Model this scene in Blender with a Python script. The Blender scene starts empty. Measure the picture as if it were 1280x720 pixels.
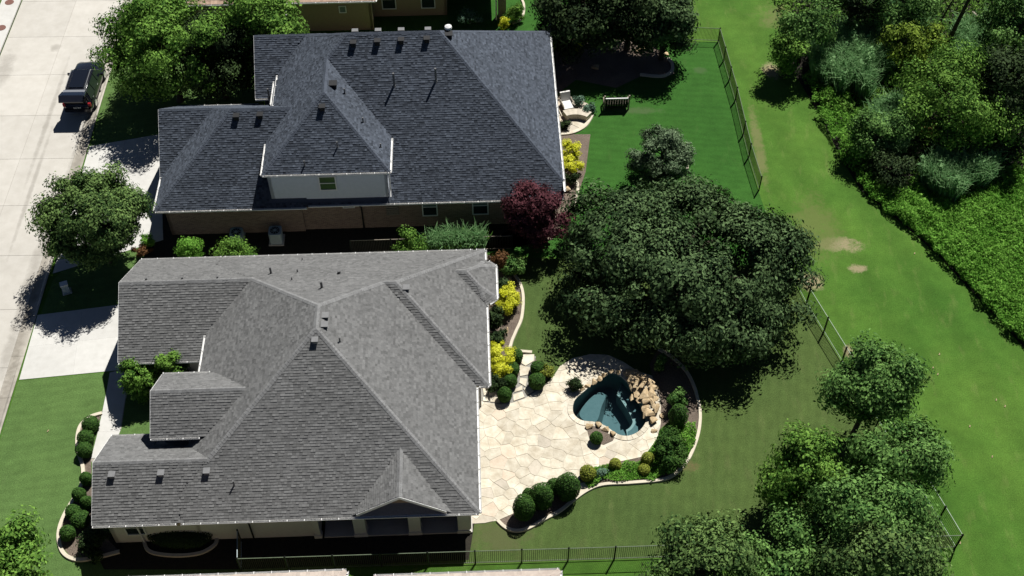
import bpy, bmesh, math, random
import numpy as np
from mathutils import Vector, Matrix
random.seed(7)
rng = np.random.default_rng(11)
scene = bpy.context.scene
C = scene.collection

# ------------------------------------------------------------------ camera
F, PITCH, HC = 1480.0, math.radians(50), 56.35
cd = bpy.data.cameras.new('camera'); cam = bpy.data.objects.new('camera', cd); C.objects.link(cam)
cam.location = (0, 0, HC); cam.rotation_euler = (math.radians(90) - PITCH, 0, 0)
cd.sensor_width = 36; cd.lens = 36 * F / 1280; cd.clip_start = 1; cd.clip_end = 3000
scene.camera = cam
# ------------------------------------------------------------------ light
w = bpy.data.worlds.new('World'); scene.world = w; w.use_nodes = True
nt = w.node_tree; bg = nt.nodes['Background']
sky = nt.nodes.new('ShaderNodeTexSky'); sky.sky_type = 'NISHITA'; sky.sun_disc = False
KX, KY = -0.322, -0.567                      # shadow offset per metre of height
SUN_EL = math.atan(1 / math.hypot(KX, KY)); SUN_AZ = math.atan2(-KX, -KY)
sky.air_density = 0.3; sky.dust_density = 0.1; sky.ozone_density = 1.0
sky.sun_elevation = SUN_EL; sky.sun_rotation = SUN_AZ
nt.links.new(sky.outputs[0], bg.inputs[0]); bg.inputs[1].default_value = 0.05
sl = bpy.data.lights.new('sun', 'SUN'); so = bpy.data.objects.new('sun', sl); C.objects.link(so)
sl.energy = 5.0; sl.angle = math.radians(0.5); sl.color = (1, 0.985, 0.95)
so.rotation_euler = Vector((KX, KY, -1)).to_track_quat('-Z', 'Y').to_euler()
scene.view_settings.view_transform = 'Standard'; scene.view_settings.look = 'None'
scene.view_settings.exposure = 0.28; scene.view_settings.gamma = 1
scene.cycles.max_bounces = 6; scene.cycles.diffuse_bounces = 1; scene.cycles.transparent_max_bounces = 8

# ------------------------------------------------------------------ helpers
SP, CP = math.sin(PITCH), math.cos(PITCH)
def ray(px, py):
    u, v = px - 640, py - 360
    return np.array([u, F * CP - v * SP, -F * SP - v * CP])
def G(px, py, z=0.0):                         # the place on the plane at height z
    d = ray(px, py); t = (z - HC) / d[2]
    return (d[0] * t, d[1] * t, z)
def scl(px, py, z=0.0):                       # pixels per metre there
    p = G(px, py, z); return F / (p[1] * CP - (z - HC) * SP)

def props(o, label=None, cat=None, group=None, kind=None):
    if label: o['label'] = label
    if cat: o['category'] = cat
    if group: o['group'] = group
    if kind: o['kind'] = kind
    return o
def link(name, me, mat=None, parent=None, **k):
    o = bpy.data.objects.new(name, me); C.objects.link(o)
    if mat is not None and me is not None and len(me.materials) == 0: me.materials.append(mat)
    if parent is not None: o.parent = parent
    return props(o, **k)
def empty(name, loc=(0, 0, 0), rz=0, **k):
    o = bpy.data.objects.new(name, None); C.objects.link(o)
    o.location = loc; o.rotation_euler = (0, 0, rz); o.empty_display_size = .3
    return props(o, **k)
def pymesh(name, V, Fc, tint=None, smooth=False):
    me = bpy.data.meshes.new(name); me.from_pydata([tuple(map(float, v)) for v in V], [], [tuple(f) for f in Fc])
    if tint is not None:
        a = me.attributes.new('tint', 'FLOAT', 'FACE'); a.data.foreach_set('value', np.asarray(tint, dtype=np.float32))
    if smooth: me.polygons.foreach_set('use_smooth', [True] * len(me.polygons))
    me.update(); return me
def quads(name, V, tint=None):                # V: (N,4,3)
    n = len(V); me = bpy.data.meshes.new(name)
    me.vertices.add(4 * n); me.vertices.foreach_set('co', np.ascontiguousarray(V, dtype=np.float32).reshape(-1))
    me.loops.add(4 * n); me.loops.foreach_set('vertex_index', np.arange(4 * n, dtype=np.int32))
    me.polygons.add(n); me.polygons.foreach_set('loop_start', np.arange(0, 4 * n, 4, dtype=np.int32))
    try: me.polygons.foreach_set('loop_total', np.full(n, 4, dtype=np.int32))
    except Exception: pass
    if tint is not None:
        a = me.attributes.new('tint', 'FLOAT', 'FACE'); a.data.foreach_set('value', np.asarray(tint, dtype=np.float32))
    me.update(calc_edges=True); return me
class MB:
    def __init__(s): s.V = []; s.F = []; s.T = []
    def add(s, V, Fc, t=0.5):
        b = len(s.V); s.V += [tuple(v) for v in V]; s.F += [tuple(i + b for i in f) for f in Fc]; s.T += [t] * len(Fc); return s
    def box(s, x0, x1, y0, y1, z0, z1, t=.5):
        return s.add([(x0,y0,z0),(x1,y0,z0),(x1,y1,z0),(x0,y1,z0),(x0,y0,z1),(x1,y0,z1),(x1,y1,z1),(x0,y1,z1)],
                     [(0,3,2,1),(4,5,6,7),(0,1,5,4),(1,2,6,5),(2,3,7,6),(3,0,4,7)], t)
    def bar(s, a, b, wd, ht, t=.5):           # rectangular bar from a to b (z is the middle)
        a, b = Vector(a), Vector(b); d = (b - a).normalized()
        up = Vector((0, 0, 1)) if abs(d.z) < .95 else Vector((0, 1, 0))
        sd = d.cross(up).normalized() * (wd / 2); u = sd.cross(d).normalized() * (ht / 2)
        return s.add([a-sd-u, a+sd-u, a+sd+u, a-sd+u, b-sd-u, b+sd-u, b+sd+u, b-sd+u],
                     [(0,1,2,3),(7,6,5,4),(0,4,5,1),(1,5,6,2),(2,6,7,3),(3,7,4,0)], t)
    def tube(s, pts, rad, n=7, cap=True, t=.5):
        pts = [Vector(p) for p in pts]; V = []; Fc = []
        for i, p in enumerate(pts):
            d = (pts[min(i+1, len(pts)-1)] - pts[max(i-1, 0)]).normalized()
            up = Vector((0, 0, 1)) if abs(d.z) < .9 else Vector((1, 0, 0))
            a = d.cross(up).normalized(); b = a.cross(d)
            r = rad[i] if hasattr(rad, '__len__') else rad
            for k in range(n):
                q = 2 * math.pi * k / n; V.append(p + (a * math.cos(q) + b * math.sin(q)) * r)
        for i in range(len(pts) - 1):
            for k in range(n):
                k2 = (k + 1) % n; Fc.append((i*n+k, i*n+k2, (i+1)*n+k2, (i+1)*n+k))
        if cap: Fc.append(tuple(range(n))[::-1]); Fc.append(tuple((len(pts)-1)*n + k for k in range(n)))
        return s.add(V, Fc, t)
    def build(s, name, mat, parent=None, smooth=False, **k):
        return link(name, pymesh(name, s.V, s.F, s.T, smooth), mat, parent, **k)

def smooth_line(pts, n=6, closed=False):      # Catmull-Rom
    pts = [np.array(p, float) for p in pts]; out = []; m = len(pts)
    for i in range(m if closed else m - 1):
        if closed: a, b, c, d = pts[(i-1) % m], pts[i], pts[(i+1) % m], pts[(i+2) % m]
        else: a, b, c, d = pts[max(i-1, 0)], pts[i], pts[i+1], pts[min(i+2, m-1)]
        for k in range(n):
            t = k / n
            out.append(.5*((2*b) + (c-a)*t + (2*a-5*b+4*c-d)*t*t + (3*b-a-3*c+d)*t**3))
    if not closed: out.append(pts[-1])
    return out
def gp(pl, z=0.0): return [G(x, y, z) for x, y in pl]
def sheet(name, pts, z, mat, parent=None, **k):
    me = bpy.data.meshes.new(name); bm = bmesh.new()
    f = bm.faces.new([bm.verts.new((p[0], p[1], z)) for p in pts]); f.normal_update()
    if f.normal.z < 0: f.normal_flip()
    bmesh.ops.triangulate(bm, faces=[f]); bm.to_mesh(me); bm.free()
    return link(name, me, mat, parent, **k)
def clip(poly, n, c):                         # keep p.n <= c
    out = []; m = len(poly)
    for i in range(m):
        p, q = poly[i], poly[(i+1) % m]; a = p[0]*n[0]+p[1]*n[1]-c; b = q[0]*n[0]+q[1]*n[1]-c
        if a <= 0: out.append(p)
        if (a < 0 < b) or (b < 0 < a):
            t = a / (a - b); out.append((p[0]+(q[0]-p[0])*t, p[1]+(q[1]-p[1])*t))
    return out
def area(p): return .5 * sum(p[i][0]*p[(i+1) % len(p)][1] - p[(i+1) % len(p)][0]*p[i][1] for i in range(len(p)))
def inside(p, poly):
    x, y = p[0], p[1]; r = False; m = len(poly)
    for i in range(m):
        a, b = poly[i], poly[(i+1) % m]
        if (a[1] > y) != (b[1] > y) and x < (b[0]-a[0])*(y-a[1])/(b[1]-a[1]) + a[0]: r = not r
    return r

# ------------------------------------------------------------------ materials
def mat(name, c1, c2=None, scale=3.0, rough=.8, bump=0.0, bscale=40.0, tint=0.0, detail=6, big=None, coord='Object', metal=0.0, spec=.3, c3=None):
    m = bpy.data.materials.new(name); m.use_nodes = True; N = m.node_tree.nodes; Lk = m.node_tree.links
    b = N['Principled BSDF']; b.inputs['Roughness'].default_value = rough; b.inputs['Metallic'].default_value = metal
    b.inputs['Specular IOR Level'].default_value = spec
    tc = N.new('ShaderNodeTexCoord'); co = tc.outputs[coord]
    no = N.new('ShaderNodeTexNoise'); no.inputs['Scale'].default_value = scale; no.inputs['Detail'].default_value = detail; no.inputs['Roughness'].default_value = .65
    Lk.new(co, no.inputs['Vector'])
    rp = N.new('ShaderNodeValToRGB'); rp.color_ramp.elements[0].position = .32; rp.color_ramp.elements[1].position = .68
    rp.color_ramp.elements[0].color = (*c1, 1); rp.color_ramp.elements[1].color = (*(c2 or c1), 1)
    Lk.new(no.outputs[0], rp.inputs[0]); out = rp.outputs[0]
    if big:                                   # (scale, lo, hi) slow brightness drift of the material itself
        n2 = N.new('ShaderNodeTexNoise'); n2.inputs['Scale'].default_value = big[0]; n2.inputs['Detail'].default_value = 4; Lk.new(co, n2.inputs['Vector'])
        mr = N.new('ShaderNodeMapRange'); mr.inputs[1].default_value = .3; mr.inputs[2].default_value = .7; mr.inputs[3].default_value = big[1]; mr.inputs[4].default_value = big[2]
        Lk.new(n2.outputs[0], mr.inputs[0])
        mx = N.new('ShaderNodeVectorMath'); mx.operation = 'SCALE'; Lk.new(out, mx.inputs[0]); Lk.new(mr.outputs[0], mx.inputs['Scale']); out = mx.outputs[0]
    if tint:
        at = N.new('ShaderNodeAttribute'); at.attribute_name = 'tint'
        mr = N.new('ShaderNodeMapRange'); mr.inputs[3].default_value = 1 - tint; mr.inputs[4].default_value = 1 + tint
        Lk.new(at.outputs['Fac'], mr.inputs[0])
        mx = N.new('ShaderNodeVectorMath'); mx.operation = 'SCALE'; Lk.new(out, mx.inputs[0]); Lk.new(mr.outputs[0], mx.inputs['Scale']); out = mx.outputs[0]
    Lk.new(out, b.inputs['Base Color'])
    if bump:
        nb = N.new('ShaderNodeTexNoise'); nb.inputs['Scale'].default_value = bscale; nb.inputs['Detail'].default_value = 8; Lk.new(co, nb.inputs['Vector'])
        bp = N.new('ShaderNodeBump'); bp.inputs['Strength'].default_value = 1; bp.inputs['Distance'].default_value = bump
        Lk.new(nb.outputs[0], bp.inputs['Height']); Lk.new(bp.outputs[0], b.inputs['Normal'])
    m['bsdf'] = b.name; m['out'] = ''
    return m
def leafmat(name, dark, light, trans=.22, rough=.75):
    m = bpy.data.materials.new(name); m.use_nodes = True; N = m.node_tree.nodes; Lk = m.node_tree.links
    b = N['Principled BSDF']; b.inputs['Roughness'].default_value = rough; b.inputs['Specular IOR Level'].default_value = .1
    at = N.new('ShaderNodeAttribute'); at.attribute_name = 'tint'
    rp = N.new('ShaderNodeValToRGB'); rp.color_ramp.elements[0].color = (*dark, 1); rp.color_ramp.elements[1].color = (*light, 1)
    Lk.new(at.outputs['Fac'], rp.inputs[0]); Lk.new(rp.outputs[0], b.inputs['Base Color'])
    tr = N.new('ShaderNodeBsdfTranslucent'); Lk.new(rp.outputs[0], tr.inputs[0])
    mx = N.new('ShaderNodeMixShader'); mx.inputs[0].default_value = trans
    Lk.new(b.outputs[0], mx.inputs[1]); Lk.new(tr.outputs[0], mx.inputs[2])
    Lk.new(mx.outputs[0], N['Material Output'].inputs[0]); return m

def grassmat(name, c1, c2, dry, drylo=.58, stripes=None, wsc=.55, wamp=.045, spots=(), fine=1.0):
    """mown turf: fine blades, slow drift between greens, dry streaks, worn spots of their own shape (x, y, rx, ry, colour)"""
    m = bpy.data.materials.new(name); m.use_nodes = True; N = m.node_tree.nodes; Lk = m.node_tree.links
    b = N['Principled BSDF']; b.inputs['Roughness'].default_value = .9; b.inputs['Specular IOR Level'].default_value = .1
    tc = N.new('ShaderNodeTexCoord'); co = tc.outputs['Object']
    def noise(s, d=5, vec=None, r=.6):
        n = N.new('ShaderNodeTexNoise'); n.inputs['Scale'].default_value = s; n.inputs['Detail'].default_value = d; n.inputs['Roughness'].default_value = r
        Lk.new(vec if vec is not None else co, n.inputs['Vector']); return n.outputs[0]
    def rng_(v, a, b_, c=0., d=1.):
        q = N.new('ShaderNodeMapRange'); q.inputs[1].default_value = a; q.inputs[2].default_value = b_; q.inputs[3].default_value = c; q.inputs[4].default_value = d
        Lk.new(v, q.inputs[0]); return q.outputs[0]
    def mix(f, a, b_):
        q = N.new('ShaderNodeMix'); q.data_type = 'RGBA'; Lk.new(f, q.inputs[0])
        for i, v in ((6, a), (7, b_)):
            if isinstance(v, tuple): q.inputs[i].default_value = (*v, 1)
            else: Lk.new(v, q.inputs[i])
        return q.outputs[2]
    def math_(op, a, b_):
        q = N.new('ShaderNodeMath'); q.operation = op
        for i, v in enumerate((a, b_)):
            if isinstance(v, (int, float)): q.inputs[i].default_value = v
            else: Lk.new(v, q.inputs[i])
        return q.outputs[0]
    col = mix(rng_(noise(.12, 6), .35, .65), c1, c2)
    mp = N.new('ShaderNodeMapping'); mp.inputs['Rotation'].default_value = (0, 0, math.radians(stripes or 20)); mp.inputs['Scale'].default_value = (1, .3, 1); Lk.new(co, mp.inputs['Vector'])
    st = noise(1.4, 5, mp.outputs[0])
    col = mix(math_('MULTIPLY', rng_(st, drylo, drylo + .16), .38), col, dry)
    if stripes is not None:
        wv = N.new('ShaderNodeTexWave'); wv.inputs['Scale'].default_value = wsc; wv.inputs['Distortion'].default_value = 4; wv.inputs['Detail'].default_value = 1
        mp2 = N.new('ShaderNodeMapping'); mp2.inputs['Rotation'].default_value = (0, 0, math.radians(stripes)); Lk.new(co, mp2.inputs['Vector']); Lk.new(mp2.outputs[0], wv.inputs['Vector'])
        q = N.new('ShaderNodeVectorMath'); q.operation = 'SCALE'; Lk.new(col, q.inputs[0]); Lk.new(rng_(wv.outputs[1], 0, 1, 1-wamp, 1+wamp), q.inputs['Scale']); col = q.outputs[0]
    md = noise(1.1, 7, None, .7)
    q = N.new('ShaderNodeVectorMath'); q.operation = 'SCALE'; Lk.new(col, q.inputs[0]); Lk.new(rng_(md, .25, .75, .80, 1.2), q.inputs['Scale']); col = q.outputs[0]
    fn = noise(14, 6, None, .75)
    q = N.new('ShaderNodeVectorMath'); q.operation = 'SCALE'; Lk.new(col, q.inputs[0]); Lk.new(rng_(fn, .3, .7, 1 - .38*fine, 1 + .38*fine), q.inputs['Scale']); col = q.outputs[0]
    sx = N.new('ShaderNodeSeparateXYZ'); Lk.new(co, sx.inputs[0])
    en = noise(.8, 8, None, .7); en2 = noise(5, 6, None, .8)
    for (x, y, rx, ry, c) in spots:
        dx = math_('DIVIDE', math_('SUBTRACT', sx.outputs[0], x), rx); dy = math_('DIVIDE', math_('SUBTRACT', sx.outputs[1], y), ry)
        d = math_('ADD', math_('MULTIPLY', dx, dx), math_('MULTIPLY', dy, dy))
        d = math_('ADD', d, math_('MULTIPLY', math_('SUBTRACT', en, .5), 4.2)); d = math_('ADD', d, math_('MULTIPLY', math_('SUBTRACT', en2, .5), 2.6))
        col = mix(math_('MULTIPLY', rng_(math_('ADD', d, math_('MULTIPLY', math_('SUBTRACT', fn, .5), 2.4)), 1.2, .2), .8), col, c)
    Lk.new(col, b.inputs['Base Color'])
    bp = N.new('ShaderNodeBump'); bp.inputs['Distance'].default_value = .05; bp.inputs['Strength'].default_value = .8
    Lk.new(noise(22, 6, None, .7), bp.inputs['Height']); Lk.new(bp.outputs[0], b.inputs['Normal'])
    return m

SOIL = (.34, .27, .17); DRY = (.12, .125, .035)
def spot(px, py, w, h, c=SOIL):
    g = G(px, py); s = scl(px, py); return (g[0], g[1], w / s / 2, h / s / .72 / 2, c)
M = {}
M['golf'] = grassmat('mown_rough_grass', (.050, .126, .017), (.084, .170, .025), (.165, .205, .060), .56, stripes=-15.3, wsc=.11, wamp=.07, spots=[
    spot(1045, 306, 62, 20), spot(1072, 336, 24, 10), spot(1012, 352, 34, 22), spot(966, 88, 24, 26), spot(1160, 10, 10, 10),
    spot(948, 180, 14, 110, (.17, .175, .07)), spot(1020, 285, 60, 80, (.125, .155, .045)), spot(990, 20, 90, 40, (.15, .165, .06)),
    spot(1060, 440, 14, 16)])
M['lawn_a'] = grassmat('back_lawn_grass', (.062, .100, .027), (.078, .120, .031), (.118, .134, .050), .56, stripes=8, spots=[
    spot(625, 668, 80, 34, (.10, .110, .045)), spot(862, 583, 26, 14, (.15, .12, .055)), spot(690, 708, 240, 12, (.09, .105, .04))])
M['lawn_b'] = grassmat('neighbour_lawn_grass', (.032, .104, .016), (.042, .126, .020), (.075, .130, .034), .60, stripes=95, spots=[
    spot(795, 138, 60, 10, (.075, .12, .045)), spot(875, 88, 16, 10, (.065, .12, .04))])
M['lawn_f'] = grassmat('front_lawn_grass', (.084, .150, .042), (.104, .178, .050), (.12, .175, .06), .6, stripes=80)
M['concrete'] = mat('concrete', (.49, .46, .405), (.55, .52, .465), 1.2, .9, .004, 60, tint=.05, big=(.15, .93, 1.05))
def stains(m, lst, col, amt):
    N = m.node_tree.nodes; Lk = m.node_tree.links; b = N['Principled BSDF']; src = b.inputs['Base Color'].links[0].from_socket
    tc = N.new('ShaderNodeTexCoord'); sx = N.new('ShaderNodeSeparateXYZ'); Lk.new(tc.outputs['Object'], sx.inputs[0])
    no = N.new('ShaderNodeTexNoise'); no.inputs['Scale'].default_value = 1.3; no.inputs['Detail'].default_value = 8; no.inputs['Roughness'].default_value = .75; Lk.new(tc.outputs['Object'], no.inputs[0])
    def mt(op, a, c):
        q = N.new('ShaderNodeMath'); q.operation = op
        for i, v in enumerate((a, c)):
            if isinstance(v, (int, float)): q.inputs[i].default_value = v
            else: Lk.new(v, q.inputs[i])
        return q.outputs[0]
    for (x, y, rx, ry, ang) in lst:
        dx, dy = mt('SUBTRACT', sx.outputs[0], x), mt('SUBTRACT', sx.outputs[1], y); ca, sa = math.cos(ang), math.sin(ang)
        u = mt('DIVIDE', mt('ADD', mt('MULTIPLY', dx, ca), mt('MULTIPLY', dy, sa)), rx); v = mt('DIVIDE', mt('SUBTRACT', mt('MULTIPLY', dy, ca), mt('MULTIPLY', dx, sa)), ry)
        d = mt('ADD', mt('ADD', mt('MULTIPLY', u, u), mt('MULTIPLY', v, v)), mt('MULTIPLY', mt('SUBTRACT', no.outputs[0], .5), 3.5))
        mr = N.new('ShaderNodeMapRange'); mr.inputs[1].default_value = 1.3; mr.inputs[2].default_value = 0; mr.inputs[3].default_value = 0; mr.inputs[4].default_value = amt; Lk.new(d, mr.inputs[0])
        mx = N.new('ShaderNodeMix'); mx.data_type = 'RGBA'; Lk.new(mr.outputs[0], mx.inputs[0]); Lk.new(src, mx.inputs[6]); mx.inputs[7].default_value = (*col, 1); src = mx.outputs[2]
    Lk.new(src, b.inputs['Base Color'])
_A = np.array(G(138, 93)[:2]); _B = np.array(G(20, 480)[:2]); _ang = math.atan2((_A-_B)[1], (_A-_B)[0])
def st_(px, py, l, w_): q = G(px, py); return (q[0], q[1], l, w_, _ang)
stains(M['concrete'], [st_(4, 88, 2.2, .7), st_(92, 208, 3.2, .35), st_(104, 165, 2.4, .3), st_(40, 345, 4.5, .4), st_(14, 432, 3.5, .4), st_(60, 150, 7, .18), st_(38, 240, 6, .16), st_(70, 60, .5, .4)], (.20, .18, .15), .42)
M['drive'] = mat('driveway_concrete', (.53, .515, .475), (.60, .585, .545), 2.0, .9, .004, 60, tint=.04, big=(.3, .95, 1.05))
M['joint'] = mat('joint_sand', (.30, .275, .235), (.36, .33, .28), 6)
M['gutterstain'] = mat('gutter_concrete', (.36, .33, .28), (.52, .48, .41), .9, .9, .004, 50, tint=.05)
stains(M['gutterstain'], [st_(98, 205, 3, .5), st_(112, 155, 3, .4), st_(50, 340, 5, .5), st_(25, 420, 4, .5), st_(6, 500, 3, .5)], (.17, .15, .12), .55)
M['curb'] = mat('kerb_concrete', (.55, .49, .38), (.66, .59, .46), 5, .9, .006, 40, tint=.08)
M['mulch'] = mat('bark_mulch', (.10, .075, .055), (.24, .19, .15), 18, .95, .05, 30, big=(.8, .8, 1.2))
M['soil'] = mat('shade_darkened_soil', (.018, .016, .012), (.034, .029, .02), 5, .95, .04, 25)  # soil tone lowered to paint extra shade into the ground
M['gravel'] = mat('pale_gravel', (.20, .19, .165), (.42, .40, .35), 30, .95, .03, 45)
M['mortar'] = mat('patio_mortar', (.58, .52, .41), (.68, .62, .51), 6, .9)
M['flag'] = mat('flagstone_cream', (.48, .41, .30), (.74, .68, .55), 1.4, .85, .012, 9, tint=.12, big=(1.1, .9, 1.06))
M['flag2'] = mat('flagstone_tan', (.54, .44, .33), (.66, .56, .44), 2.2, .85, .012, 9, tint=.12)
M['flag3'] = mat('flagstone_grey', (.46, .41, .32), (.60, .53, .43), 2.2, .85, .012, 9, tint=.10)
M['rock'] = mat('tan_boulder', (.42, .29, .15), (.66, .52, .33), 3.0, .85, .03, 8, tint=.2)
M['pool'] = mat('pool_plaster', (.095, .165, .170), (.125, .195, .200), 5, .7, .004, 30)
M['poolstep'] = mat('pool_bench_plaster', (.30, .38, .36), (.35, .42, .40), 8, .7)
M['white'] = mat('white_painted_trim', (.78, .77, .74), (.83, .82, .79), 3, .5)
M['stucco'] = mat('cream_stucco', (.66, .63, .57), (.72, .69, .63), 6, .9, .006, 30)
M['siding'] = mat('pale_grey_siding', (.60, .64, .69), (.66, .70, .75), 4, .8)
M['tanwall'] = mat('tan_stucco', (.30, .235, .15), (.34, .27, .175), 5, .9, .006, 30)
M['shingle1'] = mat('grey_shingles', (.134, .133, .130), (.170, .169, .165), 9, .95, .006, 70, tint=.24, spec=.1, big=(.35, .93, 1.06))
M['cap1'] = mat('grey_ridge_shingles', (.19, .189, .186), (.23, .229, .226), 9, .95, .006, 70, tint=.18, spec=.1)
M['shingle2'] = mat('slate_blue_shingles', (.056, .065, .082), (.080, .092, .112), 9, .95, .006, 70, tint=.40, spec=.1, big=(.35, .92, 1.07))
M['cap2'] = mat('slate_ridge_shingles', (.076, .088, .110), (.094, .107, .132), 9, .95, .006, 70, tint=.18, spec=.1)
M['tile'] = mat('terracotta_tiles', (.42, .29, .21), (.52, .37, .28), 3, .9, .01, 20, tint=.14)
M['tile4'] = mat('pale_pink_tiles', (.40, .33, .28), (.48, .41, .35), 3, .9, .01, 20, tint=.1)
M['metal_dark'] = mat('black_iron', (.012, .013, .013), (.02, .02, .02), 6, .5)
M['picket'] = mat('dull_iron_pickets', (.045, .042, .034), (.07, .065, .05), 6, .7)
M['rail2'] = mat('dull_fence_rail', (.07, .10, .055), (.12, .15, .09), 6, .6)
M['rail'] = mat('weathered_green_rail', (.14, .22, .13), (.26, .34, .22), 6, .5)
M['vent'] = mat('dark_roof_vent', (.008, .008, .009), (.012, .012, .013), 6, .6)
M['ventg'] = mat('grey_roof_vent', (.15, .15, .15), (.20, .20, .20), 6, .6)
M['pipe'] = mat('lead_pipe', (.10, .10, .10), (.15, .15, .15), 6, .5)
M['glass'] = mat('dark_window_glass', (.02, .03, .03), (.03, .045, .045), 2, .08, spec=.6)
M['shade'] = mat('window_shade', (.12, .17, .16), (.15, .20, .19), 2, .4)
M['paint'] = mat('black_car_paint', (.008, .009, .014), (.010, .011, .017), 2, .18, spec=.6)
M['carglass'] = mat('car_glass', (.008, .010, .016), None, 2, .05, spec=.8)
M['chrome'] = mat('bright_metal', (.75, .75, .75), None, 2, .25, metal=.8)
M['tyre'] = mat('tyre_rubber', (.015, .015, .015), None, 6, .9)
M['red'] = mat('red_lamp', (.25, .01, .015), None, 2, .3)
M['rust'] = mat('rusty_lid', (.15, .07, .055), (.22, .11, .085), 12, .8)
M['ac'] = mat('pale_green_metal', (.42, .50, .50), (.48, .55, .55), 3, .5)
M['wood'] = mat('weathered_wood', (.20, .17, .13), (.32, .28, .22), 10, .8)
M['bark'] = mat('tree_bark', (.045, .036, .026), (.09, .072, .052), 12, .95, .03, 12)
M['bark_pale'] = mat('dead_pale_wood', (.30, .26, .20), (.42, .37, .29), 9, .9)
M['twig'] = mat('shrub_inner_twigs', (.012, .03, .010), (.02, .04, .014), 12, .9)
M['cushion'] = mat('white_cushion', (.72, .70, .66), (.78, .76, .72), 4, .8)
M['brush'] = mat('dry_brown_brush', (.30, .19, .06), (.45, .30, .11), 9, .95, .06, 14)
M['brick'] = None
def brickmat():
    m = bpy.data.materials.new('brown_brick'); m.use_nodes = True; N = m.node_tree.nodes; Lk = m.node_tree.links
    b = N['Principled BSDF']; b.inputs['Roughness'].default_value = .9
    tc = N.new('ShaderNodeTexCoord'); sx = N.new('ShaderNodeSeparateXYZ'); Lk.new(tc.outputs['Object'], sx.inputs[0])
    ad = N.new('ShaderNodeMath'); ad.operation = 'ADD'; Lk.new(sx.outputs[0], ad.inputs[0]); Lk.new(sx.outputs[1], ad.inputs[1])
    cb = N.new('ShaderNodeCombineXYZ'); Lk.new(ad.outputs[0], cb.inputs[0]); Lk.new(sx.outputs[2], cb.inputs[1])
    br = N.new('ShaderNodeTexBrick'); br.inputs['Scale'].default_value = 1; br.inputs['Brick Width'].default_value = .24; br.inputs['Row Height'].default_value = .085; br.inputs['Mortar Size'].default_value = .008
    br.inputs['Color1'].default_value = (.19, .12, .085, 1); br.inputs['Color2'].default_value = (.30, .21, .15, 1); br.inputs['Mortar'].default_value = (.36, .31, .26, 1)
    Lk.new(cb.outputs[0], br.inputs[0]); Lk.new(br.outputs[0], b.inputs['Base Color'])
    bp = N.new('ShaderNodeBump'); bp.inputs['Distance'].default_value = .008; bp.invert = True; Lk.new(br.outputs[1], bp.inputs['Height']); Lk.new(bp.outputs[0], b.inputs['Normal'])
    return m
M['brick'] = brickmat()
def watermat():
    m = bpy.data.materials.new('pool_water'); m.use_nodes = True; N = m.node_tree.nodes; Lk = m.node_tree.links
    N.remove(N['Principled BSDF'])
    tr = N.new('ShaderNodeBsdfTransparent'); tr.inputs[0].default_value = (.72, .84, .86, 1)
    gl = N.new('ShaderNodeBsdfGlossy'); gl.inputs['Roughness'].default_value = .03
    fr = N.new('ShaderNodeFresnel'); fr.inputs[0].default_value = 1.33
    tc = N.new('ShaderNodeTexCoord'); no = N.new('ShaderNodeTexNoise'); no.inputs['Scale'].default_value = 4; no.inputs['Detail'].default_value = 4; Lk.new(tc.outputs['Object'], no.inputs[0])
    bp = N.new('ShaderNodeBump'); bp.inputs['Distance'].default_value = .03; bp.inputs['Strength'].default_value = .6; Lk.new(no.outputs[0], bp.inputs['Height'])
    Lk.new(bp.outputs[0], gl.inputs['Normal']); Lk.new(bp.outputs[0], fr.inputs['Normal'])
    mx = N.new('ShaderNodeMixShader'); Lk.new(fr.outputs[0], mx.inputs[0]); Lk.new(tr.outputs[0], mx.inputs[1]); Lk.new(gl.outputs[0], mx.inputs[2])
    Lk.new(mx.outputs[0], N['Material Output'].inputs[0]); return m
M['water'] = watermat()
L = {
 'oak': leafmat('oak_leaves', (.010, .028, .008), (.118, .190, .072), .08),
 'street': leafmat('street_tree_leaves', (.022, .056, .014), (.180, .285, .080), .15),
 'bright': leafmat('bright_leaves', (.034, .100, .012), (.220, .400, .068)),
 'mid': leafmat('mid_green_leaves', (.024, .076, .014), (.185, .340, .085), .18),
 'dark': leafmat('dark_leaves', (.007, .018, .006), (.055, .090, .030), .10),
 'grey': leafmat('grey_green_leaves', (.048, .084, .038), (.23, .320, .175)),
 'red': leafmat('dark_red_leaves', (.032, .010, .013), (.17, .058, .070)),
 'gold': leafmat('golden_leaves', (.58, .60, .02), (.92, .93, .12), .45),
 'olive': leafmat('yellow_green_leaves', (.12, .15, .020), (.34, .38, .06)),
 'box': leafmat('boxwood_leaves', (.015, .054, .009), (.080, .165, .032), .12),
 'cover': leafmat('ground_cover_leaves', (.065, .205, .016), (.240, .480, .075), .3),
 'reed': leafmat('reed_blades', (.090, .230, .075), (.32, .52, .23), .45),
 'lime': leafmat('lime_leaves', (.085, .140, .018), (.29, .42, .055)),
 'rust': leafmat('rusty_leaves', (.08, .042, .014), (.22, .11, .05)),
 'teal': leafmat('blue_green_leaves', (.06, .12, .075), (.19, .30, .21)),
}

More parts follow.
